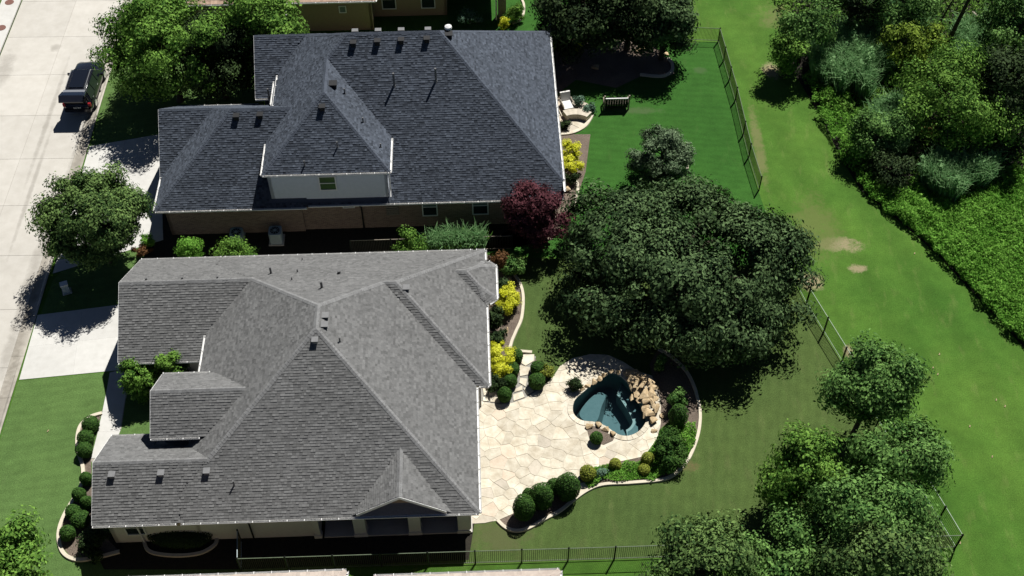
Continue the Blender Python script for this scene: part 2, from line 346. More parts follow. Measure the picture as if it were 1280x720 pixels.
# ------------------------------------------------------------------ foliage
def leaves(P, Nn, size, asp=.55, jit=.55):
    n = len(P); a = rng.normal(size=(n, 3)); Nn = Nn / np.linalg.norm(Nn, axis=1, keepdims=True)
    a -= Nn * (a * Nn).sum(1, keepdims=True); a /= np.linalg.norm(a, axis=1, keepdims=True); b = np.cross(Nn, a)
    s = size * (1 + jit * rng.uniform(-1, 1, size=(n, 1))); h = s * .5; wd = h * asp
    fold = Nn * s * .10
    return np.stack([P - a*h, P + b*wd + fold, P + a*h, P - b*wd + fold], axis=1)
def crown(rx, ry, rz, ncl, rc, nl, size, low=-.45, hollow=.5, droop=0.0, lobes=.16, seed=None, nlobe=None):
    """leaf clumps set on the outside of several unequal limbs' lobes, with gaps between the lobes"""
    r = np.random.default_rng(seed if seed is not None else int(rng.integers(1e9)))
    nb = nlobe or max(4, int(ncl / 9)); R = np.array([rx, ry, rz]); cen = []; lobd = []
    ld = r.normal(size=(nb * 6, 3)); ld /= np.linalg.norm(ld, axis=1, keepdims=True); ld = ld[ld[:, 2] > low]; keep = []
    for d in ld:                               # spread the lobes
        if all(np.dot(d, e) < .86 - .02 * nb / 4 for e in keep) or len(keep) < 3: keep.append(d)
        if len(keep) >= nb: break
    for d in ld:
        if len(keep) >= nb: break
        keep.append(d)
    per = max(2, ncl // max(1, len(keep) + 2))
    e = r.normal(size=(per * 3, 3)); e /= np.linalg.norm(e, axis=1, keepdims=True); cen.append(e * R * r.uniform(.2, .62, (len(e), 1))); lobd.append(e)
    for d in keep:
        f = r.uniform(.34, .52); lc = d * R * (1 - f) * r.uniform(.95, 1.08 + lobes * .6)
        e = r.normal(size=(per * 3, 3)); e /= np.linalg.norm(e, axis=1, keepdims=True); e = e[(e @ d) > -.25][:per]
        cen.append(lc + e * R * f * r.uniform(.55, 1, (len(e), 1))); lobd.append(e)
    cen = np.concatenate(cen); lobd = np.concatenate(lobd)
    cr = rc * r.uniform(.5, 1.15, len(cen)); ct = r.uniform(.2, .8, len(cen)); V = []; T = []
    for i in range(len(cen)):
        m = max(8, int(nl * 1.35 * (cr[i] / rc) ** 2)); e = r.normal(size=(m, 3)); e /= np.linalg.norm(e, axis=1, keepdims=True)
        e = e + lobd[i] * .35; q = r.uniform(.35, 1.1, (m, 1)) * cr[i]; P = cen[i] + e * q * np.array([1.05, 1.05, .65]); P[:, 2] -= droop * r.uniform(0, 1, m)
        nn = e * .8 + lobd[i] * .4 + np.array([0, 0, .3]) + r.normal(size=(m, 3)) * .45
        V.append(leaves(P, nn, size * .86)); T.append(np.clip(ct[i] + r.normal(size=m) * .30, 0, 1))
    return np.concatenate(V), np.concatenate(T), cen
def ellip(rx, ry, rz, n, size, inner=.86, bump=.05, seed=None, up=.2, zmin=-1.0):
    r = np.random.default_rng(seed if seed is not None else int(rng.integers(1e9)))
    d = r.normal(size=(n, 3)); d /= np.linalg.norm(d, axis=1, keepdims=True); d = d[d[:, 2] > zmin]; n = len(d)
    ph = r.uniform(0, 6.28, 4); b = 1 + bump * (np.sin(5*d[:, 0]+ph[0]) + np.sin(6*d[:, 1]+ph[1]) + np.sin(7*d[:, 2]+ph[2]))
    P = d * np.array([rx, ry, rz]) * (b * r.uniform(inner, 1.03, n))[:, None]
    nn = d / np.array([rx, ry, rz]); nn /= np.linalg.norm(nn, axis=1, keepdims=True); nn = nn + np.array([0, 0, up]) + r.normal(size=(n, 3)) * .35
    return leaves(P, nn, size, .6), np.clip(.5 + r.normal(size=n) * .25, 0, 1)

def limbs(h, r0, cen, n=6, lean=(0, 0), base=.35):
    mb = MB(); top = Vector((lean[0], lean[1], h))
    mid = Vector((lean[0]*.4 + random.uniform(-.1, .1), lean[1]*.4, h*.5))
    mb.tube([(0, 0, -.1), (0.02, 0, .15), mid, top], [r0*1.35, r0, r0*.8, r0*.45], 8)
    if len(cen):
        for i in random.sample(range(len(cen)), min(n, len(cen))):
            t = random.uniform(base, .95); st = Vector((0, 0, .1)).lerp(top, t); e = Vector(cen[i])
            mp = st.lerp(e, .5) + Vector((random.uniform(-.3, .3), random.uniform(-.3, .3), .25))
            mb.tube([st, mp, e], [r0*.45, r0*.28, r0*.08], 5)
    return mb
def tree(px, py, wpx, zc, rz, ratio, leaf, label, ncl, rc, nl, size, name='tree', cat='tree', group=None, bark='bark', low=-.45, hollow=.5, r0=.22, lobes=.16, droop=0.0, nlimb=7, nlobe=None):
    s = scl(px, py, zc); g = G(px, py, zc); rx = wpx / s / 2; ry = rx * ratio
    t = empty(name, (g[0], g[1], 0), 0, label=label, cat=cat, group=group)
    V, T, cen = crown(rx, ry, rz, ncl, rc, nl, size, low, hollow, droop, lobes, None, nlobe)
    V[..., 2] += zc; cen = cen + np.array([0, 0, zc])
    keep = V[..., 2].min(1) > .05
    link('crown', quads('crown', V[keep], T[keep]), L[leaf], t)
    limbs(zc + rz * .3, r0, cen, nlimb).build('trunk', M[bark], t, True)
    return t
def shrub_data(rx, ry, rz, n, size, **k):
    V, T = ellip(rx, ry, rz, n, size, **k); V[..., 2] += rz * .95
    return quads('foliage', V[V[..., 2].min(1) > .0], T[V[..., 2].min(1) > .0])
def core_mesh(rx, ry, rz):
    bm = bmesh.new(); bmesh.ops.create_icosphere(bm, subdivisions=2, radius=1)
    for v in bm.verts: v.co = Vector((v.co.x*rx, v.co.y*ry, max(v.co.z*rz + rz*.95, .02)))
    me = bpy.data.meshes.new('twig_mass'); bm.to_mesh(me); bm.free(); return me
STEM = MB().tube([(0, 0, -.05), (0, 0, .3)], [.05, .03], 6); 
def shrub(px, py, wpx, h, leaf, label, n=900, size=.12, ratio=1.0, name='shrub', cat='shrub', group=None, z=None, **k):
    """a clipped shrub whose middle shows at px, py"""
    zz = h * .5 if z is None else z; s = scl(px, py, zz); g = G(px, py, zz); rx = wpx / s / 2
    t = empty(name, (g[0], g[1], 0), random.uniform(-.5, .5), label=label, cat=cat, group=group)
    link('foliage', shrub_data(rx, rx*ratio, h*.5, int(n*2.2), size*.75, inner=.93, bump=.025, **k), L[leaf], t)
    link('twig_mass', core_mesh(rx*.9, rx*ratio*.9, h*.45), M['twig'], t)
    MB().tube([(0, 0, -.05), (0, 0, h*.35), (.02, .03, h*.6)], [.06, .045, .02], 6).build('stem', M['bark'], t)
    return t
def loose(px, py, wpx, h, leaf, label, ncl=26, nl=70, size=.16, rc=None, name='shrub', cat='shrub', group=None, ratio=.8):
    """an unclipped shrub of leafy clumps"""
    zz = h * .5; s = scl(px, py, zz); g = G(px, py, zz); rx = wpx / s / 2; rc = rc or max(.22, rx * .34)
    t = empty(name, (g[0], g[1], 0), 0, label=label, cat=cat, group=group)
    V, T, cen = crown(rx, rx*ratio, h*.5, ncl, rc, nl, size, -.7, .35); V[..., 2] += h * .5; V[..., 2] = np.maximum(V[..., 2], .02)
    link('foliage', quads('foliage', V, T), L[leaf], t)
    mb = MB()
    for i in range(4):
        e = cen[i % len(cen)]; mb.tube([(random.uniform(-.1, .1), random.uniform(-.1, .1), -.05), (e[0]*.5, e[1]*.5, h*.35), (e[0], e[1], e[2] + h*.5)], [.05, .035, .012], 5)
    mb.build('stem', M['bark'], t); return t
def blades(poly, n, hmin, hmax, wd, leaf, name, parent=None, lean=.35, **k):
    xs = [p[0] for p in poly]; ys = [p[1] for p in poly]; P = []
    while len(P) < n:
        x, y = random.uniform(min(xs), max(xs)), random.uniform(min(ys), max(ys))
        if inside((x, y), poly): P.append((x, y, 0))
    P = np.array(P); h = rng.uniform(hmin, hmax, (n, 1)); a = rng.uniform(0, 6.28, n); s = np.stack([np.cos(a), np.sin(a), 0*a], 1) * wd
    d = np.stack([rng.normal(size=n)*lean, rng.normal(size=n)*lean, np.ones(n)], 1) * h; o = np.stack([rng.normal(size=n), rng.normal(size=n), -.45*np.ones(n)], 1) * h * .13; m_ = P + d*.8
    lo = np.stack([P - s, P + s, m_ + s*.9, m_ - s*.9], 1); hi = np.stack([m_ - s*.9, m_ + s*.9, P + d + o + s*.25, P + d + o - s*.25], 1); V = np.concatenate([lo, hi]); n *= 2
    return link(name, quads(name, V, np.clip(rng.normal(.5, .25, n), 0, 1)), L[leaf], parent, **k)
def carpet(name, poly, n, h, size, leaf, label, clump=1.2, rag=.12, **k):
    """ground cover nobody could count: leaves over an uneven low mass"""
    src = [np.array(p[:2]) for p in poly]; poly = []
    for i in range(len(src)):                  # a ragged outline
        a_, b_ = src[i], src[(i+1) % len(src)]; k_ = max(1, int(np.linalg.norm(b_-a_) / .45))
        poly += [tuple(a_ + (b_-a_)*j/k_ + rng.normal(size=2) * rag) for j in range(k_)]
    xs = [p[0] for p in poly]; ys = [p[1] for p in poly]
    X = rng.uniform(min(xs), max(xs), n * 3); Y = rng.uniform(min(ys), max(ys), n * 3)
    m = np.zeros(len(X), bool); px_, py_ = np.array(xs), np.array(ys)
    for i in range(len(poly)):
        j = (i + 1) % len(poly); c = (py_[i] > Y) != (py_[j] > Y)
        with np.errstate(divide='ignore', invalid='ignore'): c &= X < (px_[j]-px_[i])*(Y-py_[i])/(py_[j]-py_[i]+1e-12) + px_[i]
        m ^= c
    X, Y = X[m][:n], Y[m][:n]; n = len(X); ph = rng.uniform(0, 6.28, 8)
    f = sum(np.sin(X*clump*a + Y*clump*b + ph[i]) for i, (a, b) in enumerate(((1, .4), (-.6, 1.1), (1.7, -1.3), (.3, 2.2), (2.6, 1.1), (-2.9, 1.9)))) / 4
    top = h * (1 + .5 * f); top = top * (1 + .25*np.sin(X*5.1+ph[6]+2*np.sin(Y*3.3))*np.sin(Y*4.7+ph[7])); z = top * rng.uniform(.4, 1.0, n)
    nn = np.stack([rng.normal(size=n)*.65, rng.normal(size=n)*.65, np.ones(n)*.8], 1)
    V = leaves(np.stack([X, Y, z], 1), nn, size, .6, .6)
    return link(name, quads(name, V, np.clip(.45 + .3*f + rng.normal(size=n)*.28, 0, 1)), L[leaf], None, label=label, cat='ground cover', kind='stuff', **k)

# ================================================================== SETTING
def S(o): return props(o, kind='structure')
bpy_ground = MB().add([(-900, -60, 0), (900, -60, 0), (900, 1500, 0), (-900, 1500, 0)], [(0, 1, 2, 3)]).build('ground', M['golf']); S(bpy_ground)
Z1, Z2, Z3, Z4 = .004, .008, .012, .016
PX_FENCE = [(300, 714), (594.3, 704.6), (767.6, 699.4), (1193.7, 685), (1173, 650), (1052, 452.5), (1007.7, 380)]
UP_FENCE = [(1007.7, 380), (975, 318), (948.5, 240), (935.7, 197), (928.8, 169), (918.8, 126.6), (897.5, 52.5)]
S(sheet('back_lawn', gp([(596, 480)] + [(594, 655), (300, 690), (300, 714)] + PX_FENCE[1:] + [(985, 338), (860, 330), (660, 322), (598, 318)]), Z1, M['lawn_a']))
S(sheet('neighbour_lawn', gp([(600, 316), (660, 320), (860, 328), (985, 336)] + UP_FENCE[1:] + [(880, 52), (858, 55), (840, -10), (830, -90), (560, -90), (560, 120), (698, 235)]), Z1, M['lawn_b']))
S(sheet('front_lawn', gp([(23, 476), (137, 465), (139, 520), (125, 560), (160, 690), (300, 690), (300, 780), (-75, 790)]), Z1, M['lawn_f']))
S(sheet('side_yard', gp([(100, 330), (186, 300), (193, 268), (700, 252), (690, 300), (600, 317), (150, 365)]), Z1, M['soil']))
S(sheet('verge', gp([(138, 88), (300, 60), (330, 125), (197, 172), (113, 183)]), Z1, M['lawn_f']))
S(sheet('verge', gp([(66, 350), (98, 318), (190, 300), (150, 385), (50, 396)]), Z2, M['lawn_f']))
S(sheet('porch_yard', gp([(150, 462), (260, 455), (262, 560), (140, 560), (137, 520)]), Z2, M['lawn_f']))
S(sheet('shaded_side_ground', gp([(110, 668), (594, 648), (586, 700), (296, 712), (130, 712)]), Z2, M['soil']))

# ---- street and its slabs
A = np.array(G(138, 93)[:2]); B = np.array(G(20, 480)[:2]); SD = (A - B) / np.linalg.norm(A - B); SN = np.array([-SD[1], SD[0]])
def ST(t, s): q = B + SD * t + SN * s; return (q[0], q[1])
def inv(px, py): q = np.array(G(px, py)[:2]) - B; return q @ SD, q @ SN
WL = inv(13, 38)[1]; mid_s = inv(55, 115)[1]
per = (inv(40, 94)[0] - inv(20, 387)[0]) / 5
street = S(sheet('street', [ST(-40, .7), ST(-40, WL), ST(120, WL), ST(120, .7)], .006, M['joint']))
t0 = inv(40, 94)[0]; slab_meshes = {}
def slab(parent, q, z, th, m, name='slab', tint=.5, bev=.012):
    c = np.mean(np.array(q), 0); top = [(c[0]+(x-c[0])*(1-bev/2), c[1]+(y-c[1])*(1-bev/2)) for x, y in q]; n = len(q)
    V = [(x, y, z) for x, y in q] + [(x, y, z+th) for x, y in top]
    Fc = [tuple(range(n, 2*n))] + [(i, (i+1) % n, n+(i+1) % n, n+i) for i in range(n)]
    return link(name, pymesh(name, V, Fc, [tint]*(n+1)), m, parent)
g = .009
for i in range(-9, 14):
    a, b = t0 + i*per + g, t0 + (i+1)*per - g
    for (s0, s1) in ((.76, mid_s - g), (mid_s + g, WL - .02)):
        slab(street, [ST(a, s0), ST(b, s0), ST(b, s1), ST(a, s1)][::-1], .004, .016, M['concrete'], tint=random.uniform(.1, .9), bev=.001)
kerb = MB(); n = 64
prof = [(.02, .0), (.0, .10), (.10, .11), (.24, .035), (.74, .026), (.76, .0)]
gut = empty('kerb_and_gutter', (0, 0, 0)); S(gut)
breaks = sorted([inv(113, 180)[0], inv(98, 222)[0], inv(48, 394)[0], inv(22, 476)[0]])
def kerbprof(t):
    d1 = breaks[0] - .3 < t < breaks[1] + .3; d2 = breaks[2] - .3 < t < breaks[3] + .3
    return [(s, z * (.35 if (d1 or d2) and s < .2 else 1)) for s, z in prof]
ts = np.arange(-40, 110, 3.0)
for a in ts:
    K = MB(); p0, p1 = kerbprof(a+.2), kerbprof(a+2.8)
    V = [(*ST(a+.008, s), z) for s, z in p0] + [(*ST(a+2.992, s), z) for s, z in p1]; m = len(prof)
    K.add(V, [(j, j+1, m+j+1, m+j) for j in range(m-1)] + [tuple(range(m))[::-1], tuple(range(m, 2*m))], random.uniform(.2, .8))
    K.build('kerb_block', M['gutterstain'], gut)
S(sheet('far_verge', [ST(-40, WL + .62), ST(120, WL + .62), ST(120, WL + 14), ST(-40, WL + 14)], .05, M['lawn_f']))
kl = MB()
for a in np.arange(-40, 110, 3.0):
    V = [(*ST(a+.008, WL), .0), (*ST(a+.008, WL), .12), (*ST(a+.008, WL+.64), .14), (*ST(a+.008, WL+.64), 0)]
    V += [(*ST(a+2.992, WL), .0), (*ST(a+2.992, WL), .12), (*ST(a+2.992, WL+.64), .14), (*ST(a+2.992, WL+.64), 0)]
    if not (inv(2, 70)[0] - 3 < a < inv(30, 0)[0] + 1): MB().add(V, [(0, 1, 5, 4), (1, 2, 6, 5), (2, 3, 7, 6), (0, 3, 2, 1), (4, 5, 6, 7)]).build('kerb_block', M['gutterstain'], gut)
# storm drain inlet with two lids
inl = empty('storm_drain', (*ST(*inv(18, 30)), 0), math.atan2(SD[1], SD[0]), label='concrete storm drain inlet with two rusty round lids at the far kerb', cat='storm drain')
ti0, ti1 = inv(1, 78)[0], inv(27, 1)[0]; tc_ = inv(18, 30)[0]; sc_ = inv(18, 30)[1]; wi = inv(0, 20)[1] - WL
MB().box(ti0 - tc_, ti1 - tc_, WL - sc_ - .0, WL - sc_ + 1.45, .12, .24).build('slab', M['drive'], inl)
MB().box(ti0 - tc_ + .2, ti1 - tc_ - .2, WL - sc_ + .03, WL - sc_ + .4, .01, .118).build('throat', M['vent'], inl)
for a in (.12, .92):
    tt, ss = inv(*((13, 6) if a > .5 else (3, 38)))
    o = MB().tube([(tt - tc_, ss - sc_, .2), (tt - tc_, ss - sc_, .256)], [.36, .34], 18).build('lid', M['rust'], inl)
# ---- driveways
def paved(name, px, cuts, z=.012, m='drive', **k):
    o = S(sheet(name, gp(px), z - .004, M['joint'])); P = [(p[0], p[1]) for p in gp(px)]
    return o, P
def grid_slabs(o, P, nu, nv, z, m):
    a, b, c, d = [np.array(p) for p in P]
    for i in range(nu):
        for j in range(nv):
            q = []
            for (u, v) in ((i, j), (i+1, j), (i+1, j+1), (i, j+1)):
                u /= nu; v /= nv; q.append(tuple(a*(1-u)*(1-v) + b*u*(1-v) + c*u*v + d*(1-u)*v))
            if area(q) < 0: q = q[::-1]
            slab(o, q, z, .016, M[m], tint=random.uniform(.2, .8), bev=.004)
o, P = paved('driveway', [(24, 475), (158, 462), (158, 380), (47, 394)], 0); grid_slabs(o, P, 2, 2, .008, 'drive')
o, P = paved('driveway', [(66, 342), (204, 300), (200, 168), (112, 183)], 0); grid_slabs(o, P, 2, 3, .008, 'drive')
# ---- front walk of the grey house
walk = S(sheet('front_walk', gp([(150, 462), (166, 455), (166, 470), (157, 500), (152, 535), (142, 560), (115, 578), (113, 575), (120, 560), (133, 500), (137, 466)]), .010, M['joint']))
wl = [(137.5, 466), (133, 490), (128, 515), (122.5, 540), (114, 573)]; wr = [(166, 460), (158, 490), (154, 515), (150, 540), (135, 573)]
for i in range(4):
    q = [tuple(G(*p)[:2]) for p in (wl[i], wr[i], wr[i+1], wl[i+1])]
    if area(q) < 0: q = q[::-1]
    slab(walk, q, .010, .02, M['drive'], tint=random.uniform(.3, .7), bev=.01)

# ---- planting beds (bark) and their edging
S(sheet('front_bed', gp([(127, 517), (118, 545), (114, 575), (116, 655), (150, 690), (120, 700), (88, 695), (76, 682), (74, 665), (85, 635), (98, 612), (104, 590), (100, 570), (97, 555), (100, 535), (112, 522)]), Z3, M['mulch']))
S(sheet('side_bed', gp([(606, 318), (635, 325), (650, 350), (655, 375), (652, 400), (641, 425), (640, 440), (662, 442), (676, 455), (690, 468), (680, 480), (655, 497), (640, 503), (600, 503), (598, 385)]), Z3, M['mulch']))
OUT_PX = [(622, 651), (632, 660), (645, 664), (660, 661), (680, 650), (700, 639), (715, 627), (735, 613), (755, 606), (790, 604), (828, 600), (846, 591), (860, 575), (869, 555), (874, 535), (875, 515), (872, 500), (868, 485), (858, 465), (840, 447), (823, 437)]
POOL_SIDE = [(822, 437), (812, 455), (815, 470), (826, 500), (826, 530), (822, 550), (812, 566), (800, 572), (780, 576), (760, 580), (745, 585), (728, 593), (722, 602), (700, 606), (680, 618), (660, 633), (640, 643), (624, 650)]
S(sheet('pool_bed', gp(OUT_PX + POOL_SIDE), Z3, M['mulch']))
S(sheet('neighbour_bed', gp([(694, 60), (720, 45), (760, 48), (800, 40), (838, 78), (843, 92), (830, 98), (800, 96), (770, 110), (720, 100), (696, 118)]), Z3, M['mulch']))
S(sheet('neighbour_side_bed', gp([(700, 168), (738, 168), (732, 215), (722, 245), (714, 262), (690, 300), (660, 300), (690, 250), (703, 230)]), Z3, M['mulch']))
def edging(pts_px, label, wd=.2, h=.12, m='curb', n=7):
    ln = smooth_line([np.array(G(x, y)) for x, y in pts_px], n); mb = MB(); V = []; Fc = []
    for i, p in enumerate(ln):
        d = ln[min(i+1, len(ln)-1)] - ln[max(i-1, 0)]; d /= np.linalg.norm(d); nn = np.array([-d[1], d[0], 0]) * wd/2
        V += [p - nn, p - nn*.85 + [0, 0, h], p + nn*.85 + [0, 0, h], p + nn]
    for i in range(len(ln)-1):
        for j in range(3): Fc.append((4*i+j, 4*i+4+j, 4*i+5+j, 4*i+1+j))
    mb.add(V, Fc); return mb.build('bed_edging', M[m], None, label=label, cat='edging')
edging(OUT_PX, 'long curved cream edging between the pool bed and the lawn')
edging([(641, 341), (650, 355), (654, 372), (652, 398), (645, 415), (639, 430), (640, 438), (665, 441)], 'cream edging curving round the golden shrubs beside the grey house')
edging([(128, 517), (113, 522), (101, 533), (97, 550), (99, 568), (104, 585), (103, 603), (94, 622), (82, 642), (75, 660), (74, 676), (80, 692), (95, 700), (118, 698), (150, 690)], 'cream edging round the bed of clipped balls at the front lawn', .22)
edging([(182, 668), (181, 680), (190, 691), (220, 695), (250, 692), (268, 682), (272, 672)], 'shaded edging round the dark hedge by the white side wall')
edging([(800, 94), (826, 96), (839, 90), (840, 80), (834, 73)], 'pale edging end showing at the right of the shaded neighbour bed', .25)
edging([(640, 30), (652, 24), (655, 8), (650, -4)], 'thin edging arc beside the round topiary beyond the dark roof')
edging([(855, 184), (858, 198), (859, 212)], 'short white edging beside the grey green bush', .2)
edging([(700, 168), (716, 166), (731, 158), (740, 144)], 'stone edging of the small patio behind the dark roofed house', .3, .1, 'flag')
edging([(716, 262), (722, 240), (721, 226)], 'pale edging beside the dark red tree', .2)

# ---- flagstone patio
def voronoi(outline, spacing, seed, gap=.03, jit=.42, holes=()):
    r = random.Random(seed); xs = [p[0] for p in outline]; ys = [p[1] for p in outline]; sites = []
    y = min(ys) - spacing; row = 0
    while y < max(ys) + spacing:
        x = min(xs) - spacing + (row % 2) * spacing * .5
        while x < max(xs) + spacing:
            sites.append((x + r.uniform(-jit, jit)*spacing, y + r.uniform(-jit, jit)*spacing)); x += spacing * r.uniform(.8, 1.25)
        y += spacing * .88; row += 1
    out = []
    for i, s in enumerate(sites):
        poly = list(outline); nb = sorted(((a[0]-s[0])**2+(a[1]-s[1])**2, a) for j, a in enumerate(sites) if j != i)[:14]
        for d2, a in nb:
            nx, ny = a[0]-s[0], a[1]-s[1]; l = math.hypot(nx, ny); nx /= l; ny /= l
            poly = clip(poly, (nx, ny), (s[0]+a[0])/2*nx + (s[1]+a[1])/2*ny - gap/2)
            if len(poly) < 3: break
        if len(poly) < 3 or abs(area(poly)) < .05: continue
        q = [poly[0]]
        for p in poly[1:]:
            if math.hypot(p[0]-q[-1][0], p[1]-q[-1][1]) > .03: q.append(p)
        if len(q) >= 3: out.append(q if area(q) > 0 else q[::-1])
    return out
POOL_PX = [(716, 512), (719, 500), (732, 488), (747, 475), (763, 467), (775, 470), (787, 482), (797, 496), (806, 512), (808, 525), (800, 538), (786, 545), (772, 543), (757, 533), (744, 528), (728, 526), (719, 520)]
PATIO_PX = [(583, 501), (598, 501), (606, 503), (625, 506), (640, 504), (655, 499), (668, 491), (680, 482), (691, 472), (700, 458), (716, 448), (738, 443), (760, 444), (778, 452), (795, 463), (815, 470), (826, 500), (826, 530), (822, 550), (812, 566), (800, 572), (780, 576), (760, 580), (745, 585), (728, 593), (722, 602), (700, 606), (680, 618), (660, 633), (640, 643), (624, 650), (606, 654), (588, 655), (582, 642)]
pool_ln = [(p[0], p[1]) for p in smooth_line([np.array(G(x, y)) for x, y in POOL_PX], 5, True)]
if area(pool_ln) < 0: pool_ln = pool_ln[::-1]
patio_out = [(p[0], p[1]) for p in gp(PATIO_PX)]
def ring_sheet(outer, inner, z, name, m, parent=None):
    me = bpy.data.meshes.new(name); bm = bmesh.new()
    def loop(pl):
        vs = [bm.verts.new((p[0], p[1], z)) for p in pl]; return [bm.edges.new((vs[i], vs[(i+1) % len(vs)])) for i in range(len(vs))]
    es = loop(outer) + loop(inner); bmesh.ops.triangle_fill(bm, use_beauty=True, edges=es, normal=(0, 0, 1))
    for f in bm.faces:
        f.normal_update()
        if f.normal.z < 0: f.normal_flip()
    bm.to_mesh(me); bm.free(); return link(name, me, m, parent)
# the planting pocket beside the pool
POCKET = [(p[0], p[1]) for p in gp([(732, 531), (744, 529), (757, 534), (770, 544), (766, 551), (755, 556), (745, 556), (737, 550)])]
pcx, pcy = np.mean(POCKET, 0)
# terrain sheets under the pool get a hole so that the basin can be seen
for nm in ('ground', 'back_lawn'):
    o = bpy.data.objects[nm]; me = o.data; bm = bmesh.new(); bm.from_mesh(me)
    if nm == 'ground':
        bm.clear(); outer = [(-900, -60), (900, -60), (900, 1500), (-900, 1500)]
    bm.free()
    if nm == 'ground': zz, mm = 0, M['golf']
    else:
        zz, mm = Z1, M['lawn_a']; outer = [(p[0], p[1]) for p in gp([(596, 480)] + [(594, 655), (300, 690), (300, 714)] + PX_FENCE[1:] + [(985, 338), (860, 330), (660, 322), (598, 318)])]
    bpy.data.objects.remove(o); S(ring_sheet(outer, pool_ln, zz, nm, mm))
def grow(pl, d):
    c = []; m = len(pl)
    for i in range(m):
        a, b = np.array(pl[i-1]), np.array(pl[(i+1) % m]); t = b - a; t = t/np.linalg.norm(t); c.append((pl[i][0] + t[1]*d, pl[i][1] - t[0]*d))
    return c
patio = S(ring_sheet(patio_out, grow(pool_ln, .02), .014, 'patio', M['mortar']))
nst = 0
pool_big = grow(pool_ln, .34)
for q in voronoi(patio_out, .74, 5, .012):
    c = np.mean(np.array(q), 0)
    if inside(c, POCKET) or inside(c, pool_ln): continue
    # stones stop at the coping
    if any(inside(p, pool_big) for p in q):
        dd = [(math.hypot(p[0]-c[0], p[1]-c[1]), p) for p in pool_big]; dm, pm = min(dd)
        if inside(c, pool_big): continue
        nx, ny = pm[0]-c[0], pm[1]-c[1]; l = math.hypot(nx, ny)
        q = clip(q, (nx/l, ny/l), (pm[0]*nx + pm[1]*ny)/l)
        if len(q) < 3 or abs(area(q)) < .04: continue
        if any(inside(np.mean([p, c], 0), pool_ln) for p in q): continue
    m = random.choices(('flag', 'flag2', 'flag3'), (9, .5, .8))[0]
    px_left = c[0] < G(640, 590)[0] and c[1] < G(640, 560)[1]
    if px_left and random.random() < .3: m = random.choice(('flag2', 'flag3'))
    slab(patio, q, .014, random.uniform(.018, .022), M[m], 'flagstone', random.uniform(0, 1), .02); nst += 1
# small patio behind the dark roofed house
p2 = [(p[0], p[1]) for p in gp([(696, 120), (718, 122), (735, 130), (740, 145), (732, 158), (716, 166), (700, 168)])]
o = S(sheet('small_patio', p2, .014, M['mortar']))
for q in voronoi(p2, .95, 9, .03): slab(o, q, .014, .022, M[random.choice(('flag', 'flag2', 'flag3', 'flag'))], 'flagstone', random.random(), .03)

# ---- swimming pool
pool = empty('swimming_pool', (0, 0, 0), 0, label='kidney shaped swimming pool of dark teal water in the flagstone patio', cat='swimming pool')
nP = len(pool_ln); mb = MB(); cxy = np.mean(pool_ln, 0)
mb.add([(x, y, .0) for x, y in pool_ln] + [(x, y, -1.5) for x, y in pool_ln], [(i, nP+i, nP+(i+1) % nP, (i+1) % nP) for i in range(nP)])
mb.build('basin_wall', M['pool'], pool)
sheet('basin_floor', pool_ln, -1.5, M['pool'], pool)
# bench round the deep side: light lip and drop
def shrinkline(k): return [(cxy[0]+(x-cxy[0])*k, cxy[1]+(y-cxy[1])*k) for x, y in pool_ln]
inn = grow(pool_ln, -.75); sel = [i for i in range(nP) if pool_ln[i][0] > G(779, 500)[0]]
def run(sel):                                  # contiguous run of outline points on the right side
    st = [i for i in sel if (i-1) % nP not in sel]; s0 = st[0]; r = []
    while s0 in sel: r.append(s0); s0 = (s0 + 1) % nP
    return r
rs = run(sel)
mb = MB(); V = []; Fc = []
for k, i in enumerate(rs):
    f = min(1, k/3, (len(rs)-1-k)/3); a = np.array(pool_ln[i]); b = a*(1-f) + np.array(inn[i])*f; lp = b*.82 + a*.18
    V += [(a[0], a[1], -.55), (lp[0], lp[1], -.55), (b[0], b[1], -.56), (b[0], b[1], -1.49)]
for k in range(len(rs)-1):
    for j in range(3): Fc.append((4*k+j, 4*k+j+1, 4*k+5+j, 4*k+4+j))
mb.add(V, Fc); mb.build('bench', M['pool'], pool)
mb = MB(); V = []; Fc = []
for k, i in enumerate(rs):
    f = min(1, k/3, (len(rs)-1-k)/3); a = np.array(pool_ln[i]); b = a*(1-f) + np.array(inn[i])*f; lp = b*.80 + a*.20
    V += [(lp[0], lp[1], -.545), (b[0], b[1], -.545), (b[0], b[1], -.60)]
for k in range(len(rs)-1):
    for j in range(2): Fc.append((3*k+j, 3*k+j+1, 3*k+4+j, 3*k+3+j))
mb.add(V, Fc).build('bench_lip', M['poolstep'], pool)
q = [(p[0], p[1]) for p in gp([(717, 512), (732, 489), (752, 474), (764, 480), (757, 500), (748, 526), (728, 526)])]
q = [(p[0], p[1]) for p in smooth_line(q, 5, True)]; q = [p if inside(p, pool_ln) else (p[0]*.9 + cxy[0]*.1, p[1]*.9 + cxy[1]*.1) for p in q]
slab(pool, q if area(q) > 0 else q[::-1], -1.49, .80, M['pool'], 'shallow_ledge', .9, .62)
sheet('water', pool_ln, -.13, M['water'], pool)
mb = MB(); ou = grow(pool_ln, .30); n_c = 0
for i in range(0, nP, 2):                      # coping stones round the rim
    j = (i + 2) % nP; k = (i + 1) % nP
    def lerp2(a, b, t): return (a[0]*(1-t)+b[0]*t, a[1]*(1-t)+b[1]*t)
    q = [lerp2(pool_ln[i], pool_ln[k], .04), pool_ln[k], lerp2(pool_ln[k], pool_ln[j], .96), lerp2(ou[k], ou[j], .96), ou[k], lerp2(ou[i], ou[k], .04)]
    if area(q) < 0: q = q[::-1]
    slab(pool, q, -.05, .095 + random.uniform(0, .008), M['flag'], 'coping_stone', random.random(), .02)
S(sheet('pocket_bed', POCKET, .044, M['mulch']))

